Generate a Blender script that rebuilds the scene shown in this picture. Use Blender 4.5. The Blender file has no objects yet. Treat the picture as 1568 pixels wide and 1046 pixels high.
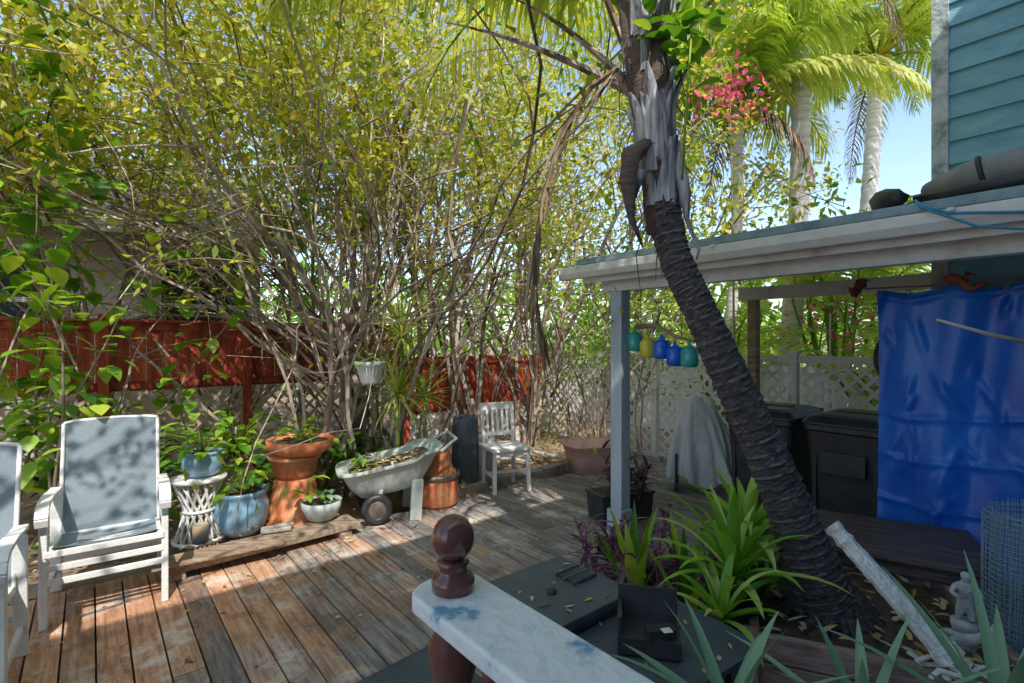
import bpy, math, random
import numpy as np
from mathutils import Vector, Matrix
random.seed(11); rng=np.random.default_rng(11)
U=random.uniform; G=random.gauss
TH=math.atan2(.635,.772); CT,ST=math.cos(TH),math.sin(TH)
def W(s,r,z=0.): return Vector((CT*s-ST*r, ST*s+CT*r, z))
scene=bpy.context.scene

# ------------------------------------------------------------ materials
def nodes(name):
    m=bpy.data.materials.new(name); m.use_nodes=True
    nt=m.node_tree; b=nt.nodes['Principled BSDF']
    return m,nt,b
def ramp(nt,cols,lo=.25,hi=.75):
    cr=nt.nodes.new('ShaderNodeValToRGB'); e=cr.color_ramp.elements
    n=len(cols)
    while len(e)<n: e.new(.5)
    for i,c in enumerate(cols):
        e[i].position=lo+(hi-lo)*i/max(1,n-1); e[i].color=(*c,1)
    return cr
def mat(name,cols,scale=5,rough=.7,bump=.0,bscale=40,stretch=(1,1,1),metal=0,spec=.4,detail=6,rv=None,lo=.3,hi=.7,coat=0):
    m,nt,b=nodes(name); L=nt.links
    tc=nt.nodes.new('ShaderNodeTexCoord'); mp=nt.nodes.new('ShaderNodeMapping')
    mp.inputs['Scale'].default_value=stretch
    L.new(tc.outputs['Object'],mp.inputs[0])
    n=nt.nodes.new('ShaderNodeTexNoise'); n.inputs['Scale'].default_value=scale; n.inputs['Detail'].default_value=detail
    n.inputs['Roughness'].default_value=.65
    L.new(mp.outputs[0],n.inputs[0])
    cr=ramp(nt,cols,lo,hi); L.new(n.outputs['Fac'],cr.inputs[0])
    out=cr.outputs[0]
    if rv:
        at=nt.nodes.new('ShaderNodeAttribute'); at.attribute_name='rnd'
        mr=nt.nodes.new('ShaderNodeMapRange'); mr.inputs[3].default_value=rv[0]; mr.inputs[4].default_value=rv[1]
        L.new(at.outputs['Fac'],mr.inputs[0])
        hs=nt.nodes.new('ShaderNodeHueSaturation'); L.new(mr.outputs[0],hs.inputs['Value']); L.new(out,hs.inputs['Color']); out=hs.outputs[0]
    L.new(out,b.inputs['Base Color'])
    b.inputs['Roughness'].default_value=rough; b.inputs['Metallic'].default_value=metal
    b.inputs['Specular IOR Level'].default_value=spec; b.inputs['Coat Weight'].default_value=coat
    if bump:
        n2=nt.nodes.new('ShaderNodeTexNoise'); n2.inputs['Scale'].default_value=bscale; n2.inputs['Detail'].default_value=4
        L.new(mp.outputs[0],n2.inputs[0])
        bp=nt.nodes.new('ShaderNodeBump'); bp.inputs['Strength'].default_value=bump; bp.inputs['Distance'].default_value=.02
        L.new(n2.outputs['Fac'],bp.inputs['Height']); L.new(bp.outputs[0],b.inputs['Normal'])
    return m
def leafmat(name,cols,trans=.4,rough=.45,tint=(1.3,1.25,.5),gloss=.03):
    m=bpy.data.materials.new(name); m.use_nodes=True; nt=m.node_tree; L=nt.links
    nt.nodes.remove(nt.nodes['Principled BSDF'])
    at=nt.nodes.new('ShaderNodeAttribute'); at.attribute_name='rnd'
    cr=ramp(nt,cols,0,1); L.new(at.outputs['Fac'],cr.inputs[0])
    df=nt.nodes.new('ShaderNodeBsdfDiffuse'); L.new(cr.outputs[0],df.inputs[0]); sh=df.outputs[0]
    if trans:
        tr=nt.nodes.new('ShaderNodeBsdfTranslucent')
        mx=nt.nodes.new('ShaderNodeMix'); mx.data_type='RGBA'; mx.blend_type='MULTIPLY'; mx.inputs[0].default_value=1
        L.new(cr.outputs[0],mx.inputs[6]); mx.inputs[7].default_value=(*tint,1); L.new(mx.outputs[2],tr.inputs[0])
        ms=nt.nodes.new('ShaderNodeMixShader'); ms.inputs[0].default_value=trans
        L.new(sh,ms.inputs[1]); L.new(tr.outputs[0],ms.inputs[2]); sh=ms.outputs[0]
    if gloss:
        gs=nt.nodes.new('ShaderNodeBsdfGlossy'); gs.inputs['Roughness'].default_value=rough; gs.inputs[0].default_value=(.9,.9,.9,1)
        m2=nt.nodes.new('ShaderNodeMixShader'); m2.inputs[0].default_value=gloss
        L.new(sh,m2.inputs[1]); L.new(gs.outputs[0],m2.inputs[2]); sh=m2.outputs[0]
    L.new(sh,nt.nodes['Material Output'].inputs[0])
    return m

# ------------------------------------------------------------ mesh builder
class MB:
    def __init__(s): s.v=[];s.f=[];s.m=[];s.sm=[];s.r=[]
    def add(s,vs,fs,m=0,smooth=False,r=None):
        o=len(s.v); s.v+=[tuple(v) for v in vs]; s.f+=[tuple(i+o for i in f) for f in fs]
        s.m+=[m]*len(fs); s.sm+=[smooth]*len(fs); s.r+=[random.random() if r is None else r]*len(fs)
    def box(s,c,d,m=0,M=None,tp=1.0,r=None):
        x,y,z=d[0]/2,d[1]/2,d[2]/2
        vs=[Vector((a*x*(tp if e>0 else 1),b*y*(tp if e>0 else 1),e*z)) for e in(-1,1) for b in(-1,1) for a in(-1,1)]
        if M is not None: vs=[M@v for v in vs]
        c=Vector(c); vs=[v+c for v in vs]
        s.add(vs,[(0,2,3,1),(4,5,7,6),(0,1,5,4),(2,6,7,3),(0,4,6,2),(1,3,7,5)],m,r=r)
    def beam(s,a,b,w,h,m=0,up=(0,0,1),r=None):
        a,b=Vector(a),Vector(b); d=b-a; L=d.length; d.normalize(); up=Vector(up)
        if abs(d.dot(up))>.98: up=Vector((0,1,0))
        y=up.cross(d).normalized(); z=d.cross(y)
        M=Matrix((d,y,z)).transposed()
        s.box((a+b)/2,(L,w,h),m,M,r=r)
    def tube(s,pts,rad,n=10,m=0,smooth=True,cap=True,wob=0,r=None):
        pts=[Vector(p) for p in pts]; k=len(pts)
        if not hasattr(rad,'__len__'): rad=[rad]*k
        vs=[];fs=[]; ref=None
        for i,p in enumerate(pts):
            t=(pts[min(i+1,k-1)]-pts[max(i-1,0)]).normalized()
            if ref is None: ref=Vector((0,0,1)) if abs(t.z)<.9 else Vector((1,0,0))
            x=(ref-t*ref.dot(t)).normalized(); ref=x; y=t.cross(x)
            for j in range(n):
                a=2*math.pi*j/n; q=rad[i]*(1+(G(0,wob) if wob else 0))
                vs.append(p+x*math.cos(a)*q+y*math.sin(a)*q)
        for i in range(k-1):
            for j in range(n):
                fs.append((i*n+j,i*n+(j+1)%n,(i+1)*n+(j+1)%n,(i+1)*n+j))
        if cap: fs.append(tuple(range(n-1,-1,-1))); fs.append(tuple((k-1)*n+j for j in range(n)))
        s.add(vs,fs,m,smooth,r)
    def lathe(s,prof,c=(0,0,0),n=28,m=0,smooth=True,sx=1,sy=1,M=None,cap=True):
        c=Vector(c); vs=[];fs=[]
        for (r,z) in prof:
            for j in range(n):
                a=2*math.pi*j/n; v=Vector((r*sx*math.cos(a),r*sy*math.sin(a),z))
                if M is not None: v=M@v
                vs.append(v+c)
        k=len(prof)
        for i in range(k-1):
            for j in range(n): fs.append((i*n+j,i*n+(j+1)%n,(i+1)*n+(j+1)%n,(i+1)*n+j))
        if cap: fs.append(tuple(range(n-1,-1,-1))); fs.append(tuple((k-1)*n+j for j in range(n)))
        s.add(vs,fs,m,smooth)
    def ball(s,c,r,m=0,sx=1,sy=1,sz=1,n=16,M=None):
        s.lathe([(max(r*math.sin(math.pi*i/12),1e-4),-r*sz*math.cos(math.pi*i/12)) for i in range(13)],c,n,m,True,sx,sy,M)
    def torus(s,c,R,r,M=None,m=0,n=32):
        c=Vector(c)
        vs=[];fs=[];k=8 if r>.004 else 4
        for i in range(n):
            a=2*math.pi*i/n
            for j in range(k):
                b=2*math.pi*j/k; v=Vector(((R+r*math.cos(b))*math.cos(a),(R+r*math.cos(b))*math.sin(a),r*math.sin(b)))
                if M is not None: v=M@v
                vs.append(v+c)
        for i in range(n):
            for j in range(k): fs.append((i*k+j,((i+1)%n)*k+j,((i+1)%n)*k+(j+1)%k,i*k+(j+1)%k))
        s.add(vs,fs,m,True)
    def blade(s,p,az,el,L,w,droop=1.2,k=6,m=0,fold=.25,r=None,base=.6,twist=0):
        p=Vector(p); vs=[];h=Vector((math.cos(az),math.sin(az),0)); side=Vector((-math.sin(az),math.cos(az),0))
        r=random.random() if r is None else r
        for i in range(k+1):
            t=i/k; ww=w*(base+(1-base)*min(1,t*3))*(1-t**2.2)*.5+.0008
            e=el-droop*t*t
            n=Vector((-math.sin(e)*h.x,-math.sin(e)*h.y,math.cos(e)))
            vs+= [p+side*ww+n*ww*fold*1.2,p.copy(),p-side*ww+n*ww*fold*1.2]
            p=p+(h*math.cos(e)+Vector((0,0,math.sin(e))))*L/k
        fs=[]
        for i in range(k):
            a=i*3; fs+=[(a,a+1,a+4,a+3),(a+1,a+2,a+5,a+4)]
        s.add(vs,fs,m,True,r)
    def obj(s,name,mats,bevel=0,loc=(0,0,0),rz=0,scale=1,seg=2):
        me=bpy.data.meshes.new(name); me.from_pydata(s.v,[],s.f)
        for m in mats: me.materials.append(m)
        me.polygons.foreach_set('material_index',s.m); me.polygons.foreach_set('use_smooth',s.sm)
        at=me.attributes.new('rnd','FLOAT','FACE'); at.data.foreach_set('value',s.r)
        me.update()
        o=bpy.data.objects.new(name,me); scene.collection.objects.link(o)
        o.location=loc; o.rotation_euler=(0,0,rz); o.scale=(scale,)*3
        if bevel:
            b=o.modifiers.new('bevel','BEVEL'); b.width=bevel; b.segments=seg; b.limit_method='ANGLE'; b.angle_limit=math.radians(50)
        return o

def norm(a): return a/np.maximum(np.linalg.norm(a,axis=1,keepdims=True),1e-6)
def leafquads(P,D,L,Wd,up=1.0,fold=.2):
    n=len(P); R=rng.normal(size=(n,3)); R[:,2]+=up
    D=norm(D); N=norm(R-D*np.sum(R*D,axis=1,keepdims=True)); B=np.cross(D,N)
    L=L[:,None]; Wd=Wd[:,None]
    V=np.stack([P,P+D*L*.42+B*Wd*.5+N*Wd*fold,P+D*L-N*L*.08,P+D*L*.42-B*Wd*.5+N*Wd*fold],axis=1)
    return V.reshape(-1,3)
def segquads(S,K=4):
    S=np.array(S); p,q,r0,r1=S[:,0:3],S[:,3:6],S[:,6:7],S[:,7:8]
    t=norm(q-p); ref=np.tile([[.31,.77,.2]],(len(S),1)); x=norm(np.cross(t,ref)); y=np.cross(t,x)
    q=q+t*r1*.5
    out=[]
    rings0=[p+(x*math.cos(2*math.pi*j/K)+y*math.sin(2*math.pi*j/K))*r0 for j in range(K)]
    rings1=[q+(x*math.cos(2*math.pi*j/K)+y*math.sin(2*math.pi*j/K))*r1 for j in range(K)]
    for j in range(K):
        out.append(np.stack([rings0[j],rings0[(j+1)%K],rings1[(j+1)%K],rings1[j]],axis=1).reshape(-1,3))
    return np.concatenate(out)
def npobj(name,parts,mats):
    V=np.concatenate([p[0] for p in parts]); nf=len(V)//4
    mi=np.concatenate([np.full(len(p[0])//4,p[1],dtype=np.int32) for p in parts])
    rn=np.concatenate([(rng.random(len(p[0])//4) if p[2] is None else p[2]) for p in parts]).astype(np.float32)
    me=bpy.data.meshes.new(name); me.vertices.add(len(V)); me.vertices.foreach_set('co',V.astype(np.float32).ravel())
    me.loops.add(len(V)); me.loops.foreach_set('vertex_index',np.arange(len(V),dtype=np.int32))
    me.polygons.add(nf); me.polygons.foreach_set('loop_start',np.arange(0,len(V),4,dtype=np.int32))
    try: me.polygons.foreach_set('loop_total',np.full(nf,4,dtype=np.int32))
    except Exception: pass
    for m in mats: me.materials.append(m)
    me.polygons.foreach_set('material_index',mi)
    at=me.attributes.new('rnd','FLOAT','FACE'); at.data.foreach_set('value',rn)
    me.update(calc_edges=True); me.validate()
    o=bpy.data.objects.new(name,me); scene.collection.objects.link(o)
    return o
def rv3(): return Vector((G(0,1),G(0,1),G(0,1)))
def grow(S,T,p,d,r,n,step,up,jit,cp,depth):
    for i in range(n):
        d=(d+rv3()*jit+Vector((0,0,up))).normalized(); q=p+d*step*U(.7,1.3)
        r2=max(r*(1-.75/n),.0022); S.append((*p,*q,r,r2))
        if depth>0 and i>=n*.2 and random.random()<cp:
            grow(S,T,q,(d+rv3()*.55).normalized(),r2*.6,max(3,int(n*.6)),step*.8,up*.6,jit*1.25,cp,depth-1)
        if depth==0 or i>=n-3: T.append((*q,*d))
        p,r=q,r2
def leafcloud(T,k,L,Wd,sig,keep=None,clump=True,up=1.0):
    T=np.array(T)
    if keep is not None: T=T[keep(T)]
    cl=rng.random(len(T))
    T2=np.repeat(T,k,axis=0); n=len(T2)
    P=T2[:,:3]+rng.normal(size=(n,3))*sig
    D=T2[:,3:]*.6+rng.normal(size=(n,3))*.8; D[:,2]-=.25
    V=leafquads(P,D,rng.uniform(.6,1.25,n)*L,rng.uniform(.7,1.2,n)*Wd,up)
    rn=np.clip(np.repeat(cl,k)*.6+rng.random(n)*.4,0,1) if clump else rng.random(n)
    return V,rn
def frond(base,az,el,L,droop,leafL,leafW,n=46,hang=.5,tip=.35,rr=.018,side=0):
    pts=[np.array(base,float)]; dirs=[]; K=16; e=el; a=az
    for i in range(K):
        t=i/K; e=el-droop*t**1.4; a=az+side*t
        d=np.array([math.cos(a)*math.cos(e),math.sin(a)*math.cos(e),math.sin(e)]); dirs.append(d)
        pts.append(pts[-1]+d*L/K)
    S=[(*pts[i],*pts[i+1],rr*(1-i/K*.85),rr*(1-(i+1)/K*.85)) for i in range(K)]
    P=[];D=[];LL=[];SD=[]
    for j in range(n):
        t=.14+.86*(j+.5*random.random())/n; x=t*K; i=min(int(x),K-1); p=pts[i]+(pts[i+1]-pts[i])*(x-i); d=dirs[i]
        s=np.cross(d,[0,0,1.]); s/=max(np.linalg.norm(s),1e-4)
        for sg in(-1,1):
            dd=s*sg*(1-.55*t)+d*(.45+.6*t)+np.array([0,0,U(.0,.25)-hang*.25])+rng.normal(size=3)*.08
            dd/=np.linalg.norm(dd); P.append(p);D.append(dd); SD.append(d)
            LL.append(leafL*(math.sin(math.pi*min(1,.18+t*.75))**.7)*(1 if t<.9 else .75)*U(.85,1.1))
    P=np.array(P);D=np.array(D);LL=np.array(LL)[:,None];SD=np.array(SD)
    w=leafW*.5
    m1=P+D*LL*.35; D2=norm(D+np.array([0,0,-hang])); m2=m1+D2*LL*.35; D3=norm(D2+np.array([0,0,-hang*1.3])); m3=m2+D3*LL*.3
    q1=np.stack([P-SD*w*.5,P+SD*w*.5,m1+SD*w,m1-SD*w],axis=1).reshape(-1,3)
    q2=np.stack([m1-SD*w,m1+SD*w,m2+SD*w*.8,m2-SD*w*.8],axis=1).reshape(-1,3)
    q3=np.stack([m2-SD*w*.8,m2+SD*w*.8,m3+SD*w*.06,m3-SD*w*.06],axis=1).reshape(-1,3)
    rr_=rng.random(len(P))*.5+random.random()*.5
    return segquads(S),np.concatenate([q1,q2,q3]),np.tile(rr_,3)

# ------------------------------------------------------------ material library
M_leafY=leafmat('leaf_yellow_green',[(.08,.18,.02),(.24,.36,.03),(.48,.52,.04),(.68,.60,.08),(.74,.54,.1)],.45)
M_leafG=leafmat('leaf_green',[(.06,.18,.02),(.15,.34,.03),(.28,.48,.04),(.46,.58,.07)],.4)
M_leafD=leafmat('leaf_dark_green',[(.04,.12,.02),(.09,.22,.03),(.18,.36,.05)],.3)
M_palm=leafmat('palm_leaflets',[(.2,.33,.04),(.36,.5,.08),(.56,.62,.16),(.72,.68,.3)],.45)
M_striped=leafmat('striped_leaf',[(.12,.32,.03),(.3,.56,.06),(.66,.74,.25)],.3)
M_aloe=leafmat('aloe_leaf',[(.18,.35,.22),(.3,.48,.3)],.15,.4)
M_purple=leafmat('purple_leaf',[(.10,.03,.09),(.2,.07,.17),(.28,.14,.24),(.2,.25,.12)],.25,tint=(1.2,.5,1))
M_dead=leafmat('dead_leaf',[(.14,.09,.06),(.28,.19,.12),(.42,.33,.24)],.1,.8,(1,1,1),0)
M_litter=leafmat('leaf_litter',[(.18,.09,.05),(.40,.26,.14),(.58,.48,.32),(.55,.48,.12)],0,.8,(1,1,1),0)
M_pink=leafmat('pink_petals',[(.75,.08,.16),(.9,.25,.35)],.35,.6,(1,.7,.9),0)
M_twig=leafmat('grey_twig',[(.12,.08,.06),(.28,.21,.17),(.44,.36,.30),(.60,.51,.44)],0,gloss=0)
M_white=mat('white_paint',[(.66,.65,.62),(.80,.80,.78),(.85,.85,.84)],6,.55,.15,60,detail=8)
M_dirtywhite=mat('weathered_white_paint',[(.45,.43,.39),(.70,.69,.66),(.8,.8,.78)],4,.65,.3,40,lo=.25,hi=.6)
M_greypost=mat('grey_blue_paint',[(.36,.43,.50),(.46,.53,.60),(.58,.64,.68)],5,.6,.3,30,(1,1,.3))
M_terra=mat('terracotta',[(.50,.13,.05),(.66,.22,.09),(.70,.36,.22)],6,.75,.2,50)
M_bluepot=mat('blue_glaze',[(.14,.3,.48),(.26,.46,.64),(.38,.55,.7)],5,.2,.05,20,spec=.6)
M_black=mat('black_plastic',[(.022,.023,.027),(.05,.05,.055)],8,.4,.1,80)
M_greyp=mat('charcoal_plastic',[(.05,.066,.08),(.10,.122,.14)],6,.42,.1,90)
M_duct=mat('grey_duct',[(.16,.16,.17),(.3,.3,.31)],6,.5,.1,30)
M_soil=mat('soil',[(.05,.035,.025),(.14,.10,.07)],20,.95,.6,30)
M_concrete=mat('concrete',[(.28,.26,.24),(.46,.44,.41)],7,.9,.4,40)
M_tray=mat('faded_green_plastic',[(.36,.41,.38),(.52,.58,.55),(.6,.64,.6)],5,.5,.1,40)
M_brown=mat('mahogany_gloss_paint',[(.12,.035,.028),(.20,.07,.05)],6,.2,.1,20,spec=.6,coat=.4)
M_wood=mat('old_wood',[(.16,.11,.08),(.32,.24,.17),(.46,.38,.3)],3,.8,.4,20,(1,1,8))
M_woodx=mat('old_board',[(.16,.11,.08),(.32,.23,.16),(.48,.4,.32)],3,.8,.4,20,(2,12,12))
M_darkwood=mat('dark_board',[(.07,.05,.048),(.14,.105,.10),(.22,.18,.17)],3,.55,.3,20,(2,14,14))
M_metal=mat('rusty_metal',[(.16,.13,.12),(.3,.25,.22)],10,.5,.2,40,metal=.6)

# ------------------------------------------------------------ ground
gm=MB(); 
gm.add([(-300,-300,-.14),(300,-300,-.14),(300,400,-.14),(-300,400,-.14)],[(0,1,2,3)])
M_ground=mat('bare_earth',[(.14,.09,.06),(.3,.21,.14),(.42,.33,.25)],3,.95,.5,25,detail=10)
gm.obj('ground',[M_ground])
bed=MB(); nx,ny=90,34
vs=[];fs=[]
for j in range(ny+1):
    for i in range(nx+1):
        s=-6+12.1*i/nx; r=4.4+2.25*j/ny
        z=-.06+.10*math.sin(math.pi*min(1,j/ny*1.5)/1.5)+.03*math.sin(s*3.1+r*2)+G(0,.012)
        vs.append((s,r,z))
for j in range(ny):
    for i in range(nx): a=j*(nx+1)+i; fs.append((a,a+1,a+nx+2,a+nx+1))
bed.add(vs,fs,0,True); bed.obj('garden_bed_soil',[M_ground],rz=TH)

# ------------------------------------------------------------ deck
def deckmat():
    m,nt,b=nodes('deck_boards'); L=nt.links; N=nt.nodes.new
    tc=N('ShaderNodeTexCoord'); mp=N('ShaderNodeMapping'); mp.inputs['Scale'].default_value=(22,1.6,10)
    L.new(tc.outputs['Object'],mp.inputs[0])
    at=N('ShaderNodeAttribute'); at.attribute_name='rnd'
    ad=N('ShaderNodeVectorMath'); ad.operation='MULTIPLY_ADD'; cmb=N('ShaderNodeCombineXYZ')
    L.new(at.outputs['Fac'],cmb.inputs[1]); L.new(cmb.outputs[0],ad.inputs[0]); ad.inputs[1].default_value=(0,37,0); L.new(mp.outputs[0],ad.inputs[2])
    gr=N('ShaderNodeTexNoise'); gr.inputs['Scale'].default_value=1.6; gr.inputs['Detail'].default_value=8; gr.inputs['Roughness'].default_value=.72; L.new(ad.outputs[0],gr.inputs[0])
    grey=ramp(nt,[(.08,.072,.07),(.26,.235,.225),(.50,.47,.45)],.3,.7); L.new(gr.outputs['Fac'],grey.inputs[0])
    red=ramp(nt,[(.17,.07,.035),(.46,.23,.12),(.64,.40,.24)],.3,.7); L.new(gr.outputs['Fac'],red.inputs[0])
    sp=N('ShaderNodeSeparateXYZ'); L.new(tc.outputs['Object'],sp.inputs[0])
    m1=N('ShaderNodeMapRange'); m1.inputs[1].default_value=2.6; m1.inputs[2].default_value=-.1; L.new(sp.outputs[0],m1.inputs[0])
    m2=N('ShaderNodeMapRange'); m2.inputs[1].default_value=1.9; m2.inputs[2].default_value=3.2; L.new(sp.outputs[1],m2.inputs[0])
    mm=N('ShaderNodeMath'); mm.operation='MULTIPLY'; L.new(m1.outputs[0],mm.inputs[0]); L.new(m2.outputs[0],mm.inputs[1])
    pn=N('ShaderNodeTexNoise'); pn.inputs['Scale'].default_value=2.6; pn.inputs['Detail'].default_value=8; pn.inputs['Roughness'].default_value=.72; L.new(tc.outputs['Object'],pn.inputs[0])
    a1=N('ShaderNodeMath'); a1.operation='MULTIPLY_ADD'; L.new(mm.outputs[0],a1.inputs[0]); a1.inputs[1].default_value=.42; L.new(pn.outputs['Fac'],a1.inputs[2])
    a2=N('ShaderNodeMath'); a2.operation='MULTIPLY_ADD'; L.new(at.outputs['Fac'],a2.inputs[0]); a2.inputs[1].default_value=.24; L.new(a1.outputs[0],a2.inputs[2])
    st=ramp(nt,[(0,0,0),(.9,.9,.9)],.70,.95); L.new(a2.outputs[0],st.inputs[0])
    mx=N('ShaderNodeMix'); mx.data_type='RGBA'; L.new(st.outputs[0],mx.inputs[0]); L.new(grey.outputs[0],mx.inputs[6]); L.new(red.outputs[0],mx.inputs[7])
    p2=N('ShaderNodeTexNoise'); p2.inputs['Scale'].default_value=3.2; p2.inputs['Detail'].default_value=9; p2.inputs['Roughness'].default_value=.75
    ad2=N('ShaderNodeVectorMath'); ad2.operation='ADD'; L.new(tc.outputs['Object'],ad2.inputs[0]); ad2.inputs[1].default_value=(4.3,9.1,2); L.new(ad2.outputs[0],p2.inputs[0])
    s2=ramp(nt,[(0,0,0),(1,1,1)],.53,.64); L.new(p2.outputs['Fac'],s2.inputs[0])
    f2=N('ShaderNodeMath'); f2.operation='MULTIPLY'; L.new(s2.outputs[0],f2.inputs[0]); f2.inputs[1].default_value=.65
    mx2=N('ShaderNodeMix'); mx2.data_type='RGBA'; L.new(f2.outputs[0],mx2.inputs[0]); L.new(mx.outputs[2],mx2.inputs[6]); mx2.inputs[7].default_value=(.64,.61,.56,1)
    s3=ramp(nt,[(1,1,1),(0,0,0)],.35,.45); L.new(p2.outputs['Fac'],s3.inputs[0])
    f3=N('ShaderNodeMath'); f3.operation='MULTIPLY'; L.new(s3.outputs[0],f3.inputs[0]); f3.inputs[1].default_value=.6
    mx3=N('ShaderNodeMix'); mx3.data_type='RGBA'; L.new(f3.outputs[0],mx3.inputs[0]); L.new(mx2.outputs[2],mx3.inputs[6]); mx3.inputs[7].default_value=(.09,.07,.055,1)
    mr=N('ShaderNodeMapRange'); mr.inputs[3].default_value=.7; mr.inputs[4].default_value=1.3; L.new(at.outputs['Fac'],mr.inputs[0])
    hs=N('ShaderNodeHueSaturation'); L.new(mr.outputs[0],hs.inputs['Value']); L.new(mx3.outputs[2],hs.inputs['Color'])
    L.new(hs.outputs[0],b.inputs['Base Color']); b.inputs['Roughness'].default_value=.62
    bp=N('ShaderNodeBump'); bp.inputs['Strength'].default_value=.5; bp.inputs['Distance'].default_value=.01; L.new(gr.outputs['Fac'],bp.inputs['Height']); L.new(bp.outputs[0],b.inputs['Normal'])
    return m
dk=MB(); w=.14; s=-4.6
while s<6.05:
    r0=-3+U(0,2.5); cuts=[-4]
    x=r0
    while x<4.3-.8: cuts.append(x); x+=random.choice([2.4,3.0,3.6])
    cuts.append(4.36+U(-.02,.02))
    for a,b in zip(cuts[:-1],cuts[1:]):
        z=-.019+U(-.002,.002)
        dk.box((s+w/2,(a+b)/2,z),(w-.009,b-a-.004,.036),0,Matrix.Rotation(U(-.012,.012),3,'Y'))
        for e in(a+.03,b-.03):
            for q in(.035,.105): dk.box((s+q,e,z+.0185),(.008,.008,.002),1)
    s+=w
dk.box((.7,4.38,-.09),(10.6,.04,.13),0)
dk.obj('wooden_deck',[deckmat(),M_metal],.003,rz=TH,seg=1)

# ------------------------------------------------------------ fences
def lattice(mb,s0,s1,z0,z1,fix,axis,m=0,sp=.105,wd=.036,th=.007):
    H=z1-z0; Wd=s1-s0
    for lay,sg in((0,1),(1,-1)):
        k=-H
        off=lay*th*1.05
        while k<Wd:
            a0=max(0,k); a1=min(Wd,k+H)
            if a1-a0>.02:
                h0=a0-k; h1=a1-k
                if sg>0: A=(s0+a0,z0+h0);B=(s0+a1,z0+h1)
                else: A=(s0+a0,z1-h0);B=(s0+a1,z1-h1)
                if axis=='s': mb.beam((A[0],fix+off,A[1]),(B[0],fix+off,B[1]),th,wd,m)
                else: mb.beam((fix+off,A[0],A[1]),(fix+off,B[0],B[1]),th,wd,m)
            k+=sp*1.414
M_red=mat('red_stain',[(.20,.035,.02),(.48,.08,.04),(.64,.18,.09)],4,.7,.4,18,(3,3,.6),rv=(.6,1.25))
fe=MB(); 
s=-6.5
while s<3.4:
    fe.box((s+.07,6.68,1.44),(.135,.02,.72+U(-.01,.01)),0); s+=.142
for z in(1.14,1.76): fe.box((-1.55,6.655,z),(9.9,.03,.08),0)
s=-6.5
while s<3.6: fe.box((s,6.62,.88),(.09,.05,1.98),0); s+=1.32
fe.box((-1.55,6.65,1.815),(9.9,.1,.03),0)
s=3.5
while s<6.1:
    fe.box((s+.07,6.70,.95),(.135,.02,.84+U(-.015,.015)),0); s+=.142
for z in(.62,1.3): fe.box((4.8,6.67,z),(2.6,.03,.09),0)
for s in(3.5,4.8,6.1): fe.box((s,6.65,.6),(.09,.06,1.6),0)
lattice(fe,-6.5,3.4,.25,1.08,6.66,'s',1)
lattice(fe,3.5,6.1,-.1,.56,6.69,'s',2)
M_tanlat=mat('unpainted_lattice',[(.36,.26,.18),(.6,.48,.34)],5,.8,.2,30)
fe.obj('red_wood_fence',[M_red,M_tanlat,M_dirtywhite],.003,rz=TH,seg=1)
lf=MB()
for (a,b) in((6.55,4.35),(4.25,2.5),(2.4,.6),(.5,-1.2)):
    lattice(lf,b+.04,a-.04,.02,1.36,6.14,'r',0)
    lf.box((6.145,(a+b)/2,1.40),(.05,a-b,.08),0); lf.box((6.145,(a+b)/2,.0),(.04,a-b,.05),0)
for r in(6.6,4.3,2.45,.55): lf.box((6.15,r,.68),(.09,.09,1.55),0); lf.box((6.15,r,1.47),(.12,.12,.03),0)
lf.obj('white_lattice_fence',[M_dirtywhite],.002,rz=TH,seg=1)
nf=MB()
for i in range(60): nf.box((8.6,9-i*.16,.55),(.02,.15,1.3),0)
nf.box((8.57,4.2,1.15),(.04,9.6,.08),0)
nf.obj('white_panel_fence',[M_white],0,rz=TH)
cb=MB()
for i in range(7):
    c=(3.2+i*.42,4.62+U(-.03,.03),-.02)
    cb.box(c,(.39,.12,.14),0,Matrix.Rotation(U(-.08,.08),3,'Z'))
for i in range(5): cb.box((5.9+U(-.02,.02),4.7-i*.4+.3,.0),(.1,.37,.12),0,Matrix.Rotation(U(-.05,.05),3,'Z'))
cb.obj('concrete_edging',[M_concrete],.012,rz=TH)

# ------------------------------------------------------------ buildings
M_siding=mat('blue_siding',[(.13,.33,.41),(.20,.42,.50),(.26,.48,.55)],4,.6,.2,30,(1,1,3),rv=(.9,1.1))
M_trimw=mat('corner_trim',[(.22,.24,.25),(.45,.5,.5),(.6,.63,.62)],9,.7,.5,30,lo=.35,hi=.6)
M_roof=mat('roof_shingle',[(.1,.1,.1),(.22,.22,.22)],12,.9,.3,40)
hs=MB()
def lapwall(mb,axis,fix,a0,a1,z0,z1,sgn,m=0,h=.155):
    z=z0
    while z<z1:
        t0,t1=.026,.008
        if axis=='r':
            vs=[(fix,a0,z),(fix,a1,z),(fix+sgn*t0,a1,z),(fix+sgn*t0,a0,z),(fix,a0,z+h),(fix,a1,z+h),(fix+sgn*t1,a1,z+h),(fix+sgn*t1,a0,z+h)]
        else:
            vs=[(a0,fix,z),(a1,fix,z),(a1,fix+sgn*t0,z),(a0,fix+sgn*t0,z),(a0,fix,z+h),(a1,fix,z+h),(a1,fix+sgn*t1,z+h),(a0,fix+sgn*t1,z+h)]
        mb.add(vs,[(0,1,2,3),(4,7,6,5),(0,4,5,1),(1,5,6,2),(2,6,7,3),(3,7,4,0)],m)
        z+=h
hs.box((7.0,-3.05,3.0),(5.0,7.7,6.3),0)
lapwall(hs,'r',4.49,-6.8,.80,0,6.1,-1)
lapwall(hs,'s',.805,4.56,9.4,0,6.1,1)
hs.box((4.50,.84,3.05),(.1,.09,6.2),1)
hs.box((-.3,-3.6,2.3),(9.4,4.2,4.9),0)
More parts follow.
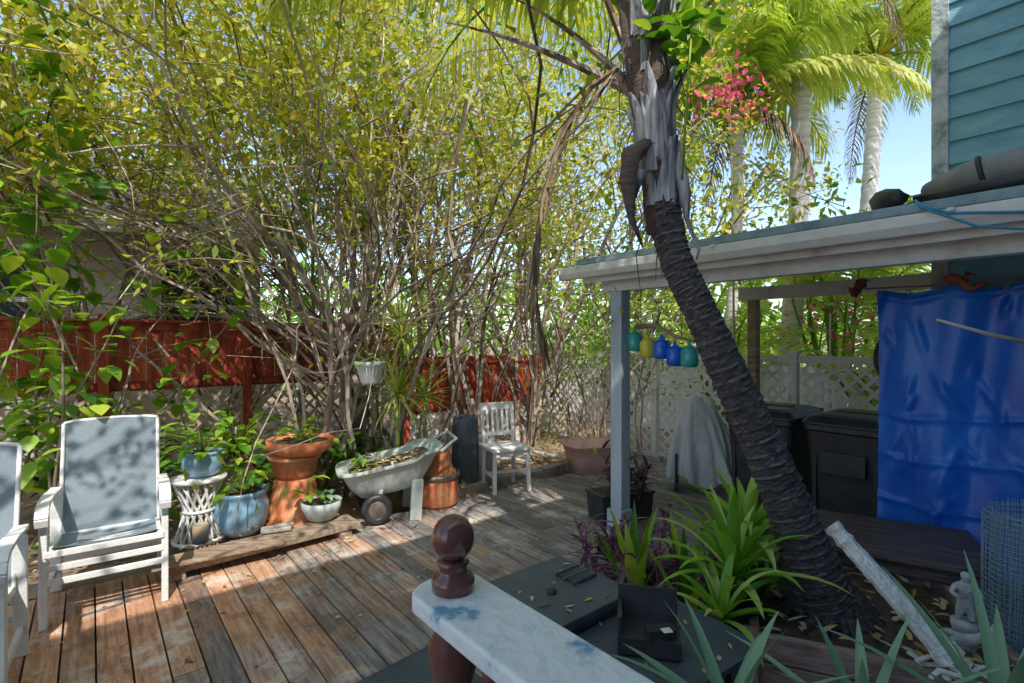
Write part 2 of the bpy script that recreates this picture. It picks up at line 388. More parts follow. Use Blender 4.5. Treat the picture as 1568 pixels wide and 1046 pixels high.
lapwall(hs,'s',-1.49,-4.9,4.4,0,4.7,1)
hs.add([(-5.2,-.30,4.95),(4.6,-.30,4.95),(4.6,-3.6,5.7),(-5.2,-3.6,5.7),(-5.2,-.30,5.07),(4.6,-.30,5.07),(4.6,-3.6,5.85),(-5.2,-3.6,5.85)],
   [(0,3,2,1),(4,5,6,7),(0,1,5,4),(1,2,6,5),(2,3,7,6),(3,0,4,7)],2)
hs.box((-.3,-.275,5.0),(9.8,.03,.2),1)
hs.box((7,-3.05,6.3),(5.6,8.4,.2),2)
hs.obj('blue_clapboard_house',[M_siding,M_trimw,M_roof],0,rz=TH)
nh=MB(); M_cream=mat('cream_siding',[(.6,.59,.54),(.76,.75,.70)],3,.7,.1,20)
M_glass=mat('dark_window',[(.03,.04,.05),(.06,.08,.09)],3,.12,0)
nh.box((-2.5,11,1.5),(9,5,3.1),0); lapwall(nh,'s',8.5,-7,2,0,3.0,-1,0,.2)
nh.add([(-7.5,7.9,2.95),(2.5,7.9,2.95),(2.5,11,4.6),(-7.5,11,4.6),(-7.5,7.9,3.1),(2.5,7.9,3.1),(2.5,11,4.75),(-7.5,11,4.75)],
   [(0,3,2,1),(4,5,6,7),(0,1,5,4),(1,2,6,5),(2,3,7,6),(3,0,4,7)],2)
nh.box((-2.5,7.88,3.03),(10,.03,.2),3)
for sx in(-3.6,-.9,1.2):
    nh.box((sx,8.44,2.1),(.95,.06,1.15),1); 
    for dx in(-.5,.5): nh.box((sx+dx,8.42,2.1),(.08,.08,1.3),3)
    for dz in(-.62,.62,0): nh.box((sx,8.425,2.1+dz),(1.0,.07,.06),3)
nh.obj('cream_neighbour_house',[M_cream,M_glass,M_roof,M_white],0,rz=TH)

# ------------------------------------------------------------ shed (open shelter)
M_blueroof=mat('painted_roofing',[(.16,.26,.30),(.30,.41,.45),(.46,.55,.57)],6,.7,.4,30)
sh=MB()
def zr(s): return 2.26+(s-3.3)*.10
sh.box((3.43,2.74,1.01),(.115,.115,2.02),0)
sh.box((3.42,2.74,.10),(.15,.15,.2),0)
sh.box((5.8,2.74,1.02),(.10,.10,2.1),3)
sh.box((5.8,.4,1.02),(.10,.10,2.1),3)
sh.box((3.43,1.0,2.09),(.09,3.8,.14),1)
sh.box((5.8,1.0,2.14),(.09,3.8,.14),1)
for i in range(7):
    r=2.85-i*.6
    sh.beam((3.3,r,zr(3.3)-.09),(6.05,r,zr(6.05)-.09),.045,.10,1)
sh.beam((3.3,1.0,zr(3.3)-.022),(6.1,1.0,zr(6.1)-.022),3.95,.025,4)
sh.beam((3.21,1.0,zr(3.21)+.022),(6.15,1.0,zr(6.15)+.022),4.1,.05,2)
sh.box((3.275,1.0,2.17),(.03,4.0,.15),1)
for r in(3.04,): sh.beam((3.3,r,zr(3.3)-.07),(6.1,r,zr(6.1)-.07),.03,.16,1)
prof=[(0,.035),(-.005,-.04),(-.03,-.062),(-.085,-.062),(-.115,-.02),(-.12,.035),(-.108,.035),(-.104,-.015),(-.08,-.05),(-.035,-.05),(-.015,-.03),(-.012,.03)]
vs=[];a,b=3.17,-1.0
for r in(a,b):
    for (x,z) in prof: vs.append((3.255+x,r,2.195+z))
n=len(prof); fs=[(i,(i+1)%n,n+(i+1)%n,n+i) for i in range(n)]+[tuple(range(n-1,-1,-1))]
sh.add(vs,fs,5); sh.box((3.195,3.17,2.18),(.125,.012,.10),5)
for r in(2.95,.55,1.75): sh.box((3.19,r,2.222),(.145,.03,.02),5)
M_ceil=mat('soffit_boards',[(.40,.44,.46),(.56,.60,.61)],3,.8,.2,20,(10,1,1))
sh.obj('open_garden_shed',[M_greypost,M_dirtywhite,M_blueroof,M_wood,M_ceil,M_white],.005,rz=TH)

rc=MB()
rc.tube([W(3.75,.75,2.46),W(3.6,.55,2.47),W(3.5,.2,2.47),W(3.5,-.3,2.48)],[.06,.085,.09,.09],14,1)
rc.torus(W(3.58,.5,2.47),.088,.012,Matrix.Rotation(TH,3,'Z')@Matrix.Rotation(math.pi/2-.2,3,'X'),0)
rc.tube([W(4.0,1.1,2.40),W(3.85,1.0,2.41),W(3.7,.95,2.44),W(3.55,.85,2.42)],[.03,.06,.08,.04],9,0,wob=.18)
rc.tube([W(3.6,.78,2.40),W(3.42,.5,2.37),W(3.4,0,2.38)],[.03,.03,.03],10,0)
rc.obj('roof_drain_duct',[M_black,M_duct])
br=MB(); M_rope=mat('blue_rope',[(.03,.2,.38),(.06,.35,.5)],60,.7)
br.tube([W(3.6,.9,2.36),W(3.3,.72,2.33),W(3.12,.66,2.26),W(3.1,.55,2.2),W(3.12,.3,2.16),W(3.2,.05,2.2)],.007,6)
br.tube([W(3.1,.66,2.25),W(3.09,.45,2.12),W(3.11,.2,2.06),W(3.15,0,2.15)],.006,6)
br.obj('blue_rope',[M_rope])

# blue tarp
tp=MB(); nx,nz=100,110; vs=[];fs=[]
M_tarp=mat('blue_tarpaulin',[(.005,.09,.50),(.01,.15,.70),(.03,.24,.85)],3,.33,.25,14,(1,1,.6),spec=.5)
rs=[(U(0,1),U(0,1),U(-.7,.7),U(.04,.12),U(.01,.025)) for _ in range(46)]
for j in range(nz+1):
    t=j/nz; z=1.95-1.75*t
    for i in range(nx+1):
        q=i/nx; r=1.12-1.15*q*(1-.03*math.sin(3*t))
        zz=z-.03*math.sin(q*math.pi*3)**2*(1-t)
        d=.045*math.sin(q*13+1.6*math.sin(t*3.3))*(.3+t*.7)+.015*math.sin(q*27+t*4)+.015*math.sin(t*9+q*4)*t - .13*t*t*(.4+q)
        for (cq,ct,an,ln,am) in rs:
            dx,dy=q-cq,(t-ct)*1.5; aa=dx*math.sin(an)+dy*math.cos(an); bb=dx*math.cos(an)-dy*math.sin(an)
            if abs(aa)<3*ln and abs(bb)<.12: d-=am*math.exp(-(aa/ln)**2)*max(0,1-abs(bb)/.03)
        for zc in(.02,.47,.63,.8): d+=-.016*math.exp(-((t-zc-.01*math.sin(q*7))/.010)**2)
        vs.append((4.17+d,r,zz))
for j in range(nz):
    for i in range(nx): a=j*(nx+1)+i; fs.append((a,a+1,a+nx+2,a+nx+1))
tp.add(vs,fs,0,True)
for i in range(8): tp.torus((4.16,1.10-i*.155,1.925),.012,.0041,Matrix.Rotation(math.pi/2,3,'Y'),1,12)
tp.tube([(4.2,1.2,1.97),(4.2,.6,1.955),(4.2,0,1.97)],.006,6,1)
tp.obj('blue_tarp',[M_tarp,M_metal],rz=TH)

dw=MB(); M_rust=mat('rust_red',[(.2,.05,.03),(.4,.13,.07)],8,.7,.3)
for k in range(3):
    c=W(4.0,1.15-.42*k,1.97)
    pts=[c+Vector((.05*i*(1 if k%2 else -1)*.7,-.02*i,.03*math.sin(i*1.6)-.01*i)) for i in range(6)]
    dw.tube(pts,[.02,.03,.028,.022,.016,.006],7,0,wob=.2)
    dw.tube([pts[2],pts[2]+Vector((.03,0,.06)),pts[2]+Vector((.08,0,.05))],[.018,.014,.004],6,0,wob=.2)
dw.obj('driftwood_decoration',[M_rust])

# ------------------------------------------------------------ wheelie bins
def bin_(loc,rz):
    b=MB()
    def rr(w,d,z,k=4,rad=.05):
        o=[]
        for (cx,cy,a0) in((w/2-rad,d/2-rad,0),(-w/2+rad,d/2-rad,90),(-w/2+rad,-d/2+rad,180),(w/2-rad,-d/2+rad,270)):
            for i in range(k): a=math.radians(a0+90*i/(k-1)); o.append((cx+rad*math.cos(a),cy+rad*math.sin(a),z))
        return o
    def loft(rings,m=0):
        n=len(rings[0]); vs=[p for r in rings for p in r]; fs=[]
        for i in range(len(rings)-1):
            for j in range(n): fs.append((i*n+j,i*n+(j+1)%n,(i+1)*n+(j+1)%n,(i+1)*n+j))
        fs.append(tuple(range(n-1,-1,-1))); fs.append(tuple((len(rings)-1)*n+j for j in range(n)))
        b.add(vs,fs,m,False)
    loft([rr(.44,.50,.03),rr(.46,.54,.3),rr(.53,.64,.92),rr(.56,.68,.93),rr(.56,.68,.97)])
    loft([rr(.58,.70,.972),rr(.58,.70,.99),rr(.5,.6,1.035),rr(.40,.5,1.05)],0)
    b.box((0,.02,1.055),(.3,.1,.012),0)
    b.tube([(-.24,.36,.98),(-.24,.42,1.0),(.24,.42,1.0),(.24,.36,.98)],.014,8)
    for x in(-.25,.25): b.lathe([(.02,-.03),(.1,-.03),(.1,.03),(.02,.03)],(x,.24,.10),20,0,False,M=Matrix.Rotation(math.pi/2,3,'Y'))
    b.box((0,-.33,.7),(.3,.02,.16),0); b.box((-.2,-.3,.45),(.03,.02,.6),0); b.box((.2,-.3,.45),(.03,.02,.6),0)
    return b.obj('wheeled_trash_bin',[M_black],.006,loc,rz)
bin_(W(4.56,1.98),TH-math.pi/2); bin_(W(4.56,1.34),TH-math.pi/2-.04)

# covered grill
cg=MB(); n=140
M_cover=mat('grey_vinyl_cover',[(.40,.40,.42),(.62,.62,.64),(.78,.78,.79)],3,.5,.6,7,(1.5,1.5,.6))
prof=[(.02,.99),(.09,.985),(.14,.96),(.165,.91),(.19,.84),(.225,.77),(.26,.69),(.285,.60),(.31,.52),(.325,.44),(.34,.35),(.35,.27),(.36,.2),(.37,.13)]
fo=[(U(0,6.28),U(.06,.16),U(.05,.11),U(.1,.6),U(-.5,.5)) for _ in range(20)]
vs=[];fs=[]
for k,(R,z) in enumerate(prof):
    for j in range(n):
        a=2*math.pi*j/n; c,s_=math.cos(a),math.sin(a); e=.8; kk=k/13
        x=R*abs(c)**e*(1 if c>0 else -1); y=R*.72*abs(s_)**e*(1 if s_>0 else -1)
        f=.94
        for (fa,fw,fm,fst,fsk) in fo:
            da=(a-fa-fsk*kk+math.pi)%(2*math.pi)-math.pi
            f+=fm*max(0,min(.5,(kk-fst)+.2))*3.0*(math.exp(-(da/fw)**2)-.5*math.exp(-((abs(da)-fw*1.8)/(fw*.7))**2))
        f=max(.75,min(1.3,f))
        vs.append((x*f-.07*(1-kk),y*f,z+(.03*math.sin(a*5) if k>11 else 0)+.03*math.sin(a*3+k*.7)*(k>0)))
for k in range(len(prof)-1):
    for j in range(n): fs.append((k*n+j,k*n+(j+1)%n,(k+1)*n+(j+1)%n,(k+1)*n+j))
fs.append(tuple(range(n)))
cg.add(vs,fs,0,True)
for x in(-.28,.28):
    for y in(-.18,.18):
        cg.tube([(x,y,.06),(x,y,.4)],.012,8,1)
        cg.lathe([(.01,-.015),(.045,-.015),(.045,.015),(.01,.015)],(x,y,.045),16,1,False,M=Matrix.Rotation(math.pi/2,3,'Y'))
cg.obj('covered_grill',[M_cover,M_black],0,(2.08,5.55,0),-.35)

# hanging glass bottles on driftwood
hb=MB()
def glass(name,c):
    m,nt,b=nodes(name); b.inputs['Roughness'].default_value=.12
    n=nt.nodes.new('ShaderNodeTexNoise'); n.inputs['Scale'].default_value=8
    cr=ramp(nt,[tuple(x*.7 for x in c),c]); nt.links.new(n.outputs[0],cr.inputs[0]); nt.links.new(cr.outputs[0],b.inputs['Base Color'])
    return m
gl=[glass('teal_glass',(.06,.45,.42)),glass('yellow_glass',(.8,.7,.08)),glass('cobalt_glass',(.02,.16,.85)),glass('green_glass',(.2,.5,.2))]
B0=W(3.5,2.62,1.72);B1=W(3.5,2.1,1.60)
hb.tube([B0,B0.lerp(B1,.35)+Vector((0,0,.05)),B0.lerp(B1,.7),B1],[.02,.016,.014,.008],8,4,wob=.1)
hb.tube([B0.lerp(B1,.3),B0.lerp(B1,.3)+Vector((.05,0,.13)),B0.lerp(B1,.3)+Vector((.04,0,.2))],[.012,.01,.004],6,4)
hb.tube([B0+Vector((.03,0,0)),W(3.45,2.55,2.03)],.003,5,4); hb.tube([B0.lerp(B1,.8),W(3.45,2.2,2.03)],.003,5,4)
for i,(t,mi) in enumerate(((-.05,0),(.2,1),(.45,2),(.68,2),(.92,0))):
    c=B0.lerp(B1,t); z=-.16-.025*(i%2)
    hb.tube([c,c+Vector((0,0,z+.14))],.002,4,4)
    hb.lathe([(.012,.0),(.014,-.02),(.018,-.035),(.050,-.05),(.064,-.07),(.066,-.16),(.058,-.19),(.038,-.195)],c+Vector((0,0,z+.15)),18,mi)
    hb.torus(c+Vector((.055,0,z+.08)),.02,.005,Matrix.Rotation(math.pi/2,3,'X'),mi,12)
hb.obj('hanging_glass_bottles',gl+[M_wood])

bk=MB(); C=W(5.55,1.25,1.45)
Mw=Matrix.Rotation(TH,3,'Z')@Matrix.Rotation(math.pi/2,3,'Y')@Matrix.Rotation(.3,3,'X')
bk.torus(C,.29,.022,Mw,0); bk.torus(C,.27,.008,Mw,1)
for i in range(12):
    a=math.pi*i/12; d=Mw@Vector((math.cos(a),math.sin(a),0))*.27; bk.tube([C-d,C+d],.0015,4,1)
bk.tube([C,C+Vector((.05,.05,.5)),C+Vector((.2,-.15,.55))],.016,8,0); bk.tube([C,C+Vector((-.03,-.2,.2)),C+Vector((-.1,-.3,.1))],.018,8,0)
bk.tube([C+Vector((.05,.05,.5)),C+Vector((.3,-.3,-.2))],.017,8,0)
bk.obj('hanging_bicycle',[M_black,M_metal])

# ------------------------------------------------------------ rocking chairs
M_sling=mat('grey_mesh_sling',[(.20,.25,.29),(.28,.34,.38)],3,.7,.5,260)
def rocker(loc,rz):
    c=MB(); w=.28
    for sx in(-1,1):
        x=sx*w
        c.box((x,-.30,.33),(.035,.07,.66),0)
        c.beam((x,.24,0),(x,.20,.62),.035,.055,0,up=(1,0,0))
        c.beam((x,-.30,.17),(x,.23,.14),.022,.04,0)
        pts=[(x,-.37,.585),(x,-.385,.63),(x,-.36,.67),(x,-.28,.695),(x,-.1,.69),(x,.1,.665),(x,.24,.655)]
        for a,b in zip(pts[:-1],pts[1:]): c.beam(a,b,.06,.022,0)
        c.beam((x*.9,-.31,.43),(x*.9,.2,.36),.025,.04,0)
        c.tube([(x*.92,.16,.30),(x*.92,.25,.60),(x*.92,.34,.88),(x*.92,.39,1.05)],[.011]*4,10,0)
    for z,y in((.415,-.335),(.335,-.33),(.255,-.325)): c.box((0,y,z),(.55,.018,.036),0)
    c.box((0,.23,.2),(.54,.02,.04),0); c.box((0,.18,.36),(.5,.02,.04),0)
    for i in range(6): c.box((0,-.28+.085*i,.40-.011*i),(.49,.04,.012),0)
    c.tube([(-.258,.39,1.05),(-.2,.40,1.062),(0,.41,1.068),(.2,.40,1.062),(.258,.39,1.05)],[.011]*5,10,0)
    vs=[];fs=[];K=20;J=8; path=[]
    for i in range(K+1):
        t=i/K
        if t<.35: q=t/.35; p=(-.32+.49*q,.45-.07*q-.02*math.sin(math.pi*q))
        else: q=(t-.35)/.65; p=(.17+.225*q+.02*math.sin(math.pi*q),.38+.68*q)
        path.append(p)
    for (y,z) in path:
        for j in range(J+1):
            u=j/J*2-1; vs.append((u*.25,y,z-.02*(1-u*u)*(.4 if z>.6 else 1)+(.015*(1-u*u) if z>1.05 else 0)))
    for i in range(K):
        for j in range(J): a=i*(J+1)+j; fs.append((a,a+1,a+J+2,a+J+1))
    c.add(vs,fs,1,True)
    return c.obj('rocking_chair',[M_white,M_sling],.004,loc,rz)
rocker((-2.56,3.26,0),TH-.06)
rocker((-2.58,2.25,0),TH-.04)

wc=MB()
for sx in(-1,1):
    wc.beam((sx*.18,.18,0),(sx*.18,.16,.45),.036,.036,0,up=(0,1,0)); wc.beam((sx*.18,.165,.45),(sx*.185,.24,.9),.036,.034,0,up=(0,1,0))
    wc.beam((sx*.2,-.2,0),(sx*.19,-.18,.44),.038,.038,0,up=(0,1,0))
    wc.beam((sx*.195,-.19,.17),(sx*.18,.175,.17),.02,.035,0)
wc.box((0,0,.455),(.46,.45,.03),0); wc.box((0,-.185,.41),(.36,.02,.06),0); wc.box((0,.17,.41),(.36,.02,.06),0)
wc.box((0,.01,.175),(.37,.03,.03),0); wc.box((0,.235,.87),(.4,.026,.08),0); wc.box((0,.185,.57),(.36,.022,.045),0)
for i in range(5): wc.beam((-.12+.06*i,.187,.58),(-.12+.06*i,.232,.84),.026,.014,0,up=(0,1,0))
wc.obj('white_slat_chair',[M_white],.005,(-.08,5.6,0),.42)

# ------------------------------------------------------------ pots
def pot(mb,c,R,H,m=0,kind='pot',ms=1):
    if kind=='pot': pr=[(R*.62,0),(R*.68,.02),(R*.92,H*.82),(R,H*.83),(R*1.02,H),(R*.92,H),(R*.88,H*.9)]
    elif kind=='round': pr=[(R*.6,0),(R*.85,H*.15),(R,H*.45),(R*.97,H*.7),(R*.86,H*.88),(R*.95,H*.93),(R*.95,H),(R*.84,H),(R*.82,H*.9)]
    elif kind=='bowl': pr=[(R*.45,0),(R*.7,H*.2),(R*.92,H*.65),(R*.97,H),(R*.9,H),(R*.85,H*.85)]
    mb.lathe(pr,c,30,m,cap=True); 
    mb.lathe([(R*.84,H*.91),(.001,H*.94)],c,20,ms,cap=False)
def leafy(mb,c,n,R,L,wd,m,up=.6):
    c=Vector(c)
    for i in range(n):
        az=U(0,6.28); el=U(-.1,1.35); h=U(.3,1)*R
        p=c+Vector((math.cos(az)*math.cos(el),math.sin(az)*math.cos(el),math.sin(el)))*h
        mb.tube([c,(c+p)/2+Vector((0,0,h*.2)),p],[.004,.003,.002],4,m)
        mb.blade(p,az+U(-.8,.8),U(-.3,.6),L*U(.6,1.2),wd*U(.7,1.2),1.1,5,m,.25,base=.15)
b=MB(); pot(b,(0,0,0),.215,.36,0,'round'); leafy(b,(0,0,.33),26,.3,.2,.1,2); b.obj('blue_potted_plant',[M_bluepot,M_soil,M_leafG],0,(-2.27,4.3,0))
b=MB()
b.lathe([(.25,0),(.255,.05),(.235,.06),(.17,.36),(.165,.40)],(0,0,0),30,0)
b.lathe([(.14,.40),(.18,.44),(.19,.56),(.22,.57),(.225,.60)],(0,0,0),30,0)
b.lathe([(.16,.59),(.27,.66),(.285,.74),(.265,.74),(.24,.69)],(.05,0,0),30,0); b.lathe([(.25,.71),(.001,.72)],(.05,0,0),20,1,cap=False)
leafy(b,(.05,0,.71),22,.2,.13,.06,2); 
leafy(b,(.22,-.28,.3),10,.16,.14,.09,2)
b.obj('terracotta_planter_stack',[M_terra,M_soil,M_leafG],0,(-1.93,4.55,0))
b=MB(); pot(b,(0,0,.10),.17,.17,0,'bowl'); leafy(b,(0,0,.25),16,.12,.07,.05,2); b.obj('glazed_bowl_planter',[M_tray,M_soil,M_aloe],0,(-1.6,4.3,0))
b=MB()
for i in range(14):
    a=2*math.pi*i/14; a2=a+1.25
    b.tube([(.17*math.cos(a),.17*math.sin(a),.0),(.09*math.cos((a+a2)/2),.09*math.sin((a+a2)/2),.25),(.17*math.cos(a2),.17*math.sin(a2),.49)],.011,6,0)
    a2=a-1.25
    b.tube([(.175*math.cos(a),.175*math.sin(a),.0),(.10*math.cos((a+a2)/2),.10*math.sin((a+a2)/2),.25),(.175*math.cos(a2),.175*math.sin(a2),.49)],.011,6,0)
b.torus((0,0,.25),.105,.014,None,0); b.torus((0,0,.02),.175,.014,None,0); b.lathe([(.18,.485),(.2,.49),(.2,.515),(.001,.516)],(0,0,0),28,0)
b.obj('rattan_plant_stand',[M_white],0,(-2.52,4.12,0))
b=MB(); pot(b,(0,0,0),.15,.2,0,'round'); leafy(b,(0,0,.18),24,.3,.18,.1,2); b.obj('blue_potted_plant',[M_bluepot,M_soil,M_leafG],0,(-2.5,4.14,.517))
b=MB(); b.beam(W(.35,4.17,.075),W(1.72,4.2,.085),.26,.045,0)
for s_ in(.45,1.6): b.beam(W(s_,4.05,.026),W(s_,4.3,.026),.09,.05,0)
b.beam(W(.3,4.02,.13),W(1.1,3.99,.12),.05,.02,0)
b.obj('plank_plant_shelf',[M_woodx],.004)
b=MB(); b.box((0,0,.14),(.22,.09,.035),0,Matrix.Rotation(.4,3,'Z')); b.box((.05,.02,.165),(.14,.06,.02),0,Matrix.Rotation(.7,3,'Z')); b.obj('stone_chunk',[M_concrete],.01,(-1.85,4.02,-.01))
b=MB(); b.lathe([(.055,0),(.055,.13),(.05,.135),(.05,.125)],(0,0,0),20,0); b.obj('small_paint_can',[mat('can_label',[(.5,.3,.05),(.1,.3,.5)],12,.4)],0,(-2.33,3.83,.1))

b=MB()
def ring(a,bb,z,n=40,e=.5,ox=0):
    o=[]
    for j in range(n):
        t=2*math.pi*j/n; c,s_=math.cos(t),math.sin(t)
        o.append((ox+a*abs(c)**e*(1 if c>0 else -1),bb*abs(s_)**e*(1 if s_>0 else -1),z))
    return o
rings=[ring(.27,.18,.26),ring(.36,.24,.36),ring(.43,.29,.50),ring(.47,.325,.51),ring(.47,.325,.535),ring(.42,.28,.53),ring(.36,.24,.48),ring(.2,.15,.48)]
vs=[];n=40
for R in rings:
    for (x,y,z) in R: vs.append((x,y,z+x*.16+(.04 if x>.25 else 0)))
fs=[(i*n+j,i*n+(j+1)%n,(i+1)*n+(j+1)%n,(i+1)*n+j) for i in range(6) for j in range(n)]+[tuple(range(n-1,-1,-1))]
b.add(vs,fs,0,True); b.add([vs[6*n+j] for j in range(n)],[tuple(range(n))],2)
b.torus((-.14,-.23,.14),.10,.035,Matrix.Rotation(math.pi/2,3,'X'),1); b.lathe([(.02,-.03),(.09,-.02),(.09,.02),(.02,.03)],(-.14,-.23,.14),20,3,M=Matrix.Rotation(math.pi/2,3,'X'))
b.torus((-.14,.23,.14),.10,.035,Matrix.Rotation(math.pi/2,3,'X'),1); b.tube([(-.14,-.24,.14),(-.14,.24,.14)],.012,8,3)
for y in(-.2,.2): b.beam((.2,y,0),(.22,y,.36),.10,.05,0,up=(0,1,0)); b.beam((-.14,y,.14),(-.1,y,.3),.03,.05,0,up=(0,1,0))
b.tube([(.42,-.25,.6),(.58,-.2,.7),(.6,.2,.7),(.42,.25,.6)],.016,8,0)
for i in range(90):
    q=Vector((U(-.33,.33),U(-.2,.2),0)); b.blade((q.x,q.y,.49+q.x*.16+U(0,.03)),U(0,6.28),U(-.1,.4),U(.05,.1),U(.02,.04),.5,3,4)
b.obj('garden_wheelbarrow',[M_tray,M_black,M_soil,M_metal,M_litter],.004,(-1.13,4.72,0),.38)
b=MB(); leafy(b,(0,0,0),14,.14,.1,.06,0); b.obj('seedling_plant',[M_leafG],0,(-1.36,4.6,.46))
b=MB(); b.lathe([(.18,0),(.21,.03),(.205,.28),(.19,.3),(.19,.33),(.16,.36),(.13,.44),(.135,.52),(.12,.52),(.1,.46)],(0,0,0),30,0)
b.lathe([(.215,.27),(.225,.28),(.225,.31),(.2,.32)],(0,0,0),30,1,cap=False); b.obj('terracotta_chiminea',[M_terra,M_metal],0,(-.74,5.05,-.0))
b=MB(); b.lathe([(.15,-.05),(.16,.1),(.15,.5),(.14,.80),(.125,.82),(.11,.80),(.11,.66)],(0,0,0),26,1); b.lathe([(.15,-.08),(.15,.60),(.13,.61)],(.2,.12,0),26,0)
b.obj('dark_pedestal_bin',[M_concrete,M_greyp],0,(-.52,5.72,-.05))
b=MB(); M_pinkp=mat('faded_pink_plastic',[(.6,.32,.27),(.7,.45,.38)],5,.5)
rings=[ring(.24,.2,-.02),ring(.3,.24,.2),ring(.33,.27,.32),ring(.36,.3,.33),ring(.36,.3,.35),ring(.31,.25,.34),ring(.28,.22,.22)]
vs=[p for R in rings for p in R]; fs=[(i*n+j,i*n+(j+1)%n,(i+1)*n+(j+1)%n,(i+1)*n+j) for i in range(len(rings)-1) for j in range(n)]+[tuple(range(n-1,-1,-1)),tuple(6*n+j for j in range(n))]
b.add(vs,fs,0,True); b.obj('pink_plastic_tub',[M_pinkp],0,(.98,6.35,0),.2)
b=MB()
for i in range(9):
    p=W(U(3.4,5.2),U(4.6,5.3),.03+i*.012); a=U(0,3.1); d=Vector((math.cos(a),math.sin(a),0))*U(.15,.35); b.beam(p-d,p+d,.07,.02,i%2)
b.obj('scrap_wood_pile',[M_wood,M_dirtywhite],.003)
b=MB(); b.lathe([(.07,0),(.085,.02),(.12,.16),(.135,.165),(.135,.2),(.12,.2),(.11,.15)],(0,0,0),24,0)
for i in range(24):
    a=2*math.pi*i/24; b.beam((.078*math.cos(a),.078*math.sin(a),.02),(.118*math.cos(a),.118*math.sin(a),.155),.008,.008,0)
b.lathe([(.115,.16),(.001,.17)],(0,0,0),16,1,cap=False)
for i in range(3):
    a=2.1*i; b.tube([(.13*math.cos(a),.13*math.sin(a),.2),(0,0,.55)],.002,4,3)
b.tube([(0,0,.55),(.01,0,.62),(0,0,1.5)],.003,4,3)
leafy(b,(0,0,.17),30,.16,.1,.035,2)
b.obj('hanging_pot_plant',[M_white,M_soil,M_leafG,M_metal],0,(-1.28,4.62,1.22))
b=MB(); b.box((0,0,.12),(.5,.26,.24),0,tp=1.08); b.box((0,0,.245),(.56,.3,.02),0); b.box((0,0,.258),(.46,.22,.01),1)
b.obj('black_planter_box',[M_black,M_soil],.006,(.98,4.65,0),TH-.3)

def purple(name,c,n,R,seed):
    b=MB(); random.seed(seed)
    for i in range(n):
        x=Vector(c)+Vector((G(0,R),G(0,R),0)); h=U(.1,.45); top=x+Vector((G(0,.08),G(0,.08),h))
        b.tube([x,(x+top)/2+Vector((U(-.03,.03),U(-.03,.03),0)),top],[.006,.005,.004],5,0)
        for k in range(9):
            t=U(.35,1); b.blade(x.lerp(top,t),U(0,6.28),U(.1,1.1),U(.1,.2),U(.025,.045),1.2,4,0,.3,base=.7)
    b.obj(name,[M_purple])
purple('purple_spiderwort_plant',(.72,3.35,0),34,.17,3)
purple('purple_spiderwort_plant',(1.05,4.55,.2),16,.13,4)
purple('purple_spiderwort_plant',(.95,3.0,0),18,.13,5)
random.seed(21)
def rosette(name,c,n,L,wd,m,pm=None,potr=0,poth=0,elr=(.2,1.4),droop=1.3,mats=None,base=.7,k=7):
    b=MB()
    for i in range(n):
        az=i*2.4+U(-.2,.2); t=i/n; el=elr[0]+(elr[1]-elr[0])*t
        b.blade(Vector(c)+Vector((math.cos(az)*.015,math.sin(az)*.015,t*L*.12)),az,el,L*U(.75,1.2),wd*U(.8,1.15),droop*U(.6,1.4)*(1.1-t*.5),k,0,.28,base=base)
    mm=[m]
    if potr:
        b.lathe([(potr*.7,c[2]-poth),(potr,c[2]-.02),(potr*1.06,c[2]-.02),(potr*1.06,c[2]+.01),(potr*.95,c[2]+.01),(potr*.9,c[2]-.03)],(c[0],c[1],0),24,1)
        mm.append(pm)
    else: b.tube([(c[0],c[1],0),(c[0],c[1],c[2]+.03)],[.02,.018],7,0)
    return b.obj(name,mm)
rosette('striped_dracaena_plant',(1.06,2.45,.46),30,.42,.06,M_striped,M_black,.13,.46)
rosette('striped_dracaena_plant',(1.20,2.62,.60),18,.36,.055,M_striped,None)
rosette('striped_dracaena_plant',(.93,2.28,.36),18,.32,.05,M_striped,None)
rosette('snake_plant',(.72,3.0,.05),12,.5,.07,M_leafG,None,elr=(.9,1.5),droop=.3)
rosette('snake_plant',(.95,2.8,.05),10,.5,.07,M_leafG,None,elr=(.9,1.5),droop=.3)
rosette('strap_leaf_plant',(1.35,2.95,.3),22,.45,.05,M_leafG,None)
rosette('aloe_plant',(.58,1.36,.58),11,.34,.038,M_aloe,M_black,.12,.58,elr=(.3,1.3),droop=.4,base=1,k=6)
rosette('aloe_plant',(.98,1.42,.50),9,.34,.036,M_aloe,M_terra,.11,.50,elr=(.3,1.3),droop=.4,base=1,k=6)
rosette('aloe_plant',(1.25,1.30,.60),12,.36,.038,M_aloe,M_terra,.12,.60,elr=(.4,1.35),droop=.45,base=1,k=6)
rosette('spiky_yucca_plant',(-1.15,5.35,1.62),60,.5,.03,M_palm,None,elr=(-.7,1.4),droop=.8)
rosette('spiky_yucca_plant',(-1.15,5.15,1.05),60,.45,.03,M_palm,None,elr=(-.8,1.4),droop=.8)
rosette('spiky_yucca_plant',(-1.0,5.9,.95),40,.45,.03,M_palm,None,elr=(-.6,1.4),droop=.9)
for (x,y,h,n_,R) in((-2.75,5.1,.75,70,.5),(-3.6,4.7,.55,70,.5),(-2.1,5.3,.6,70,.5),(-4.3,4.2,.6,60,.5),(-3.1,4.4,.35,50,.4),(-1.7,5.2,.5,60,.4),(-2.4,4.9,.3,50,.4),(-1.1,5.5,.4,40,.4),(-3.2,3.75,.1,26,.3)):
    b=MB(); b.tube([(0,0,-.1),(0,0,h)],[.015,.01],6,1); leafy(b,(0,0,h*.6),n_,R,.2,.12,0); b.obj('broadleaf_plant',[M_leafD if random.random()<.6 else M_leafG,M_twig],0,(x,y,0))

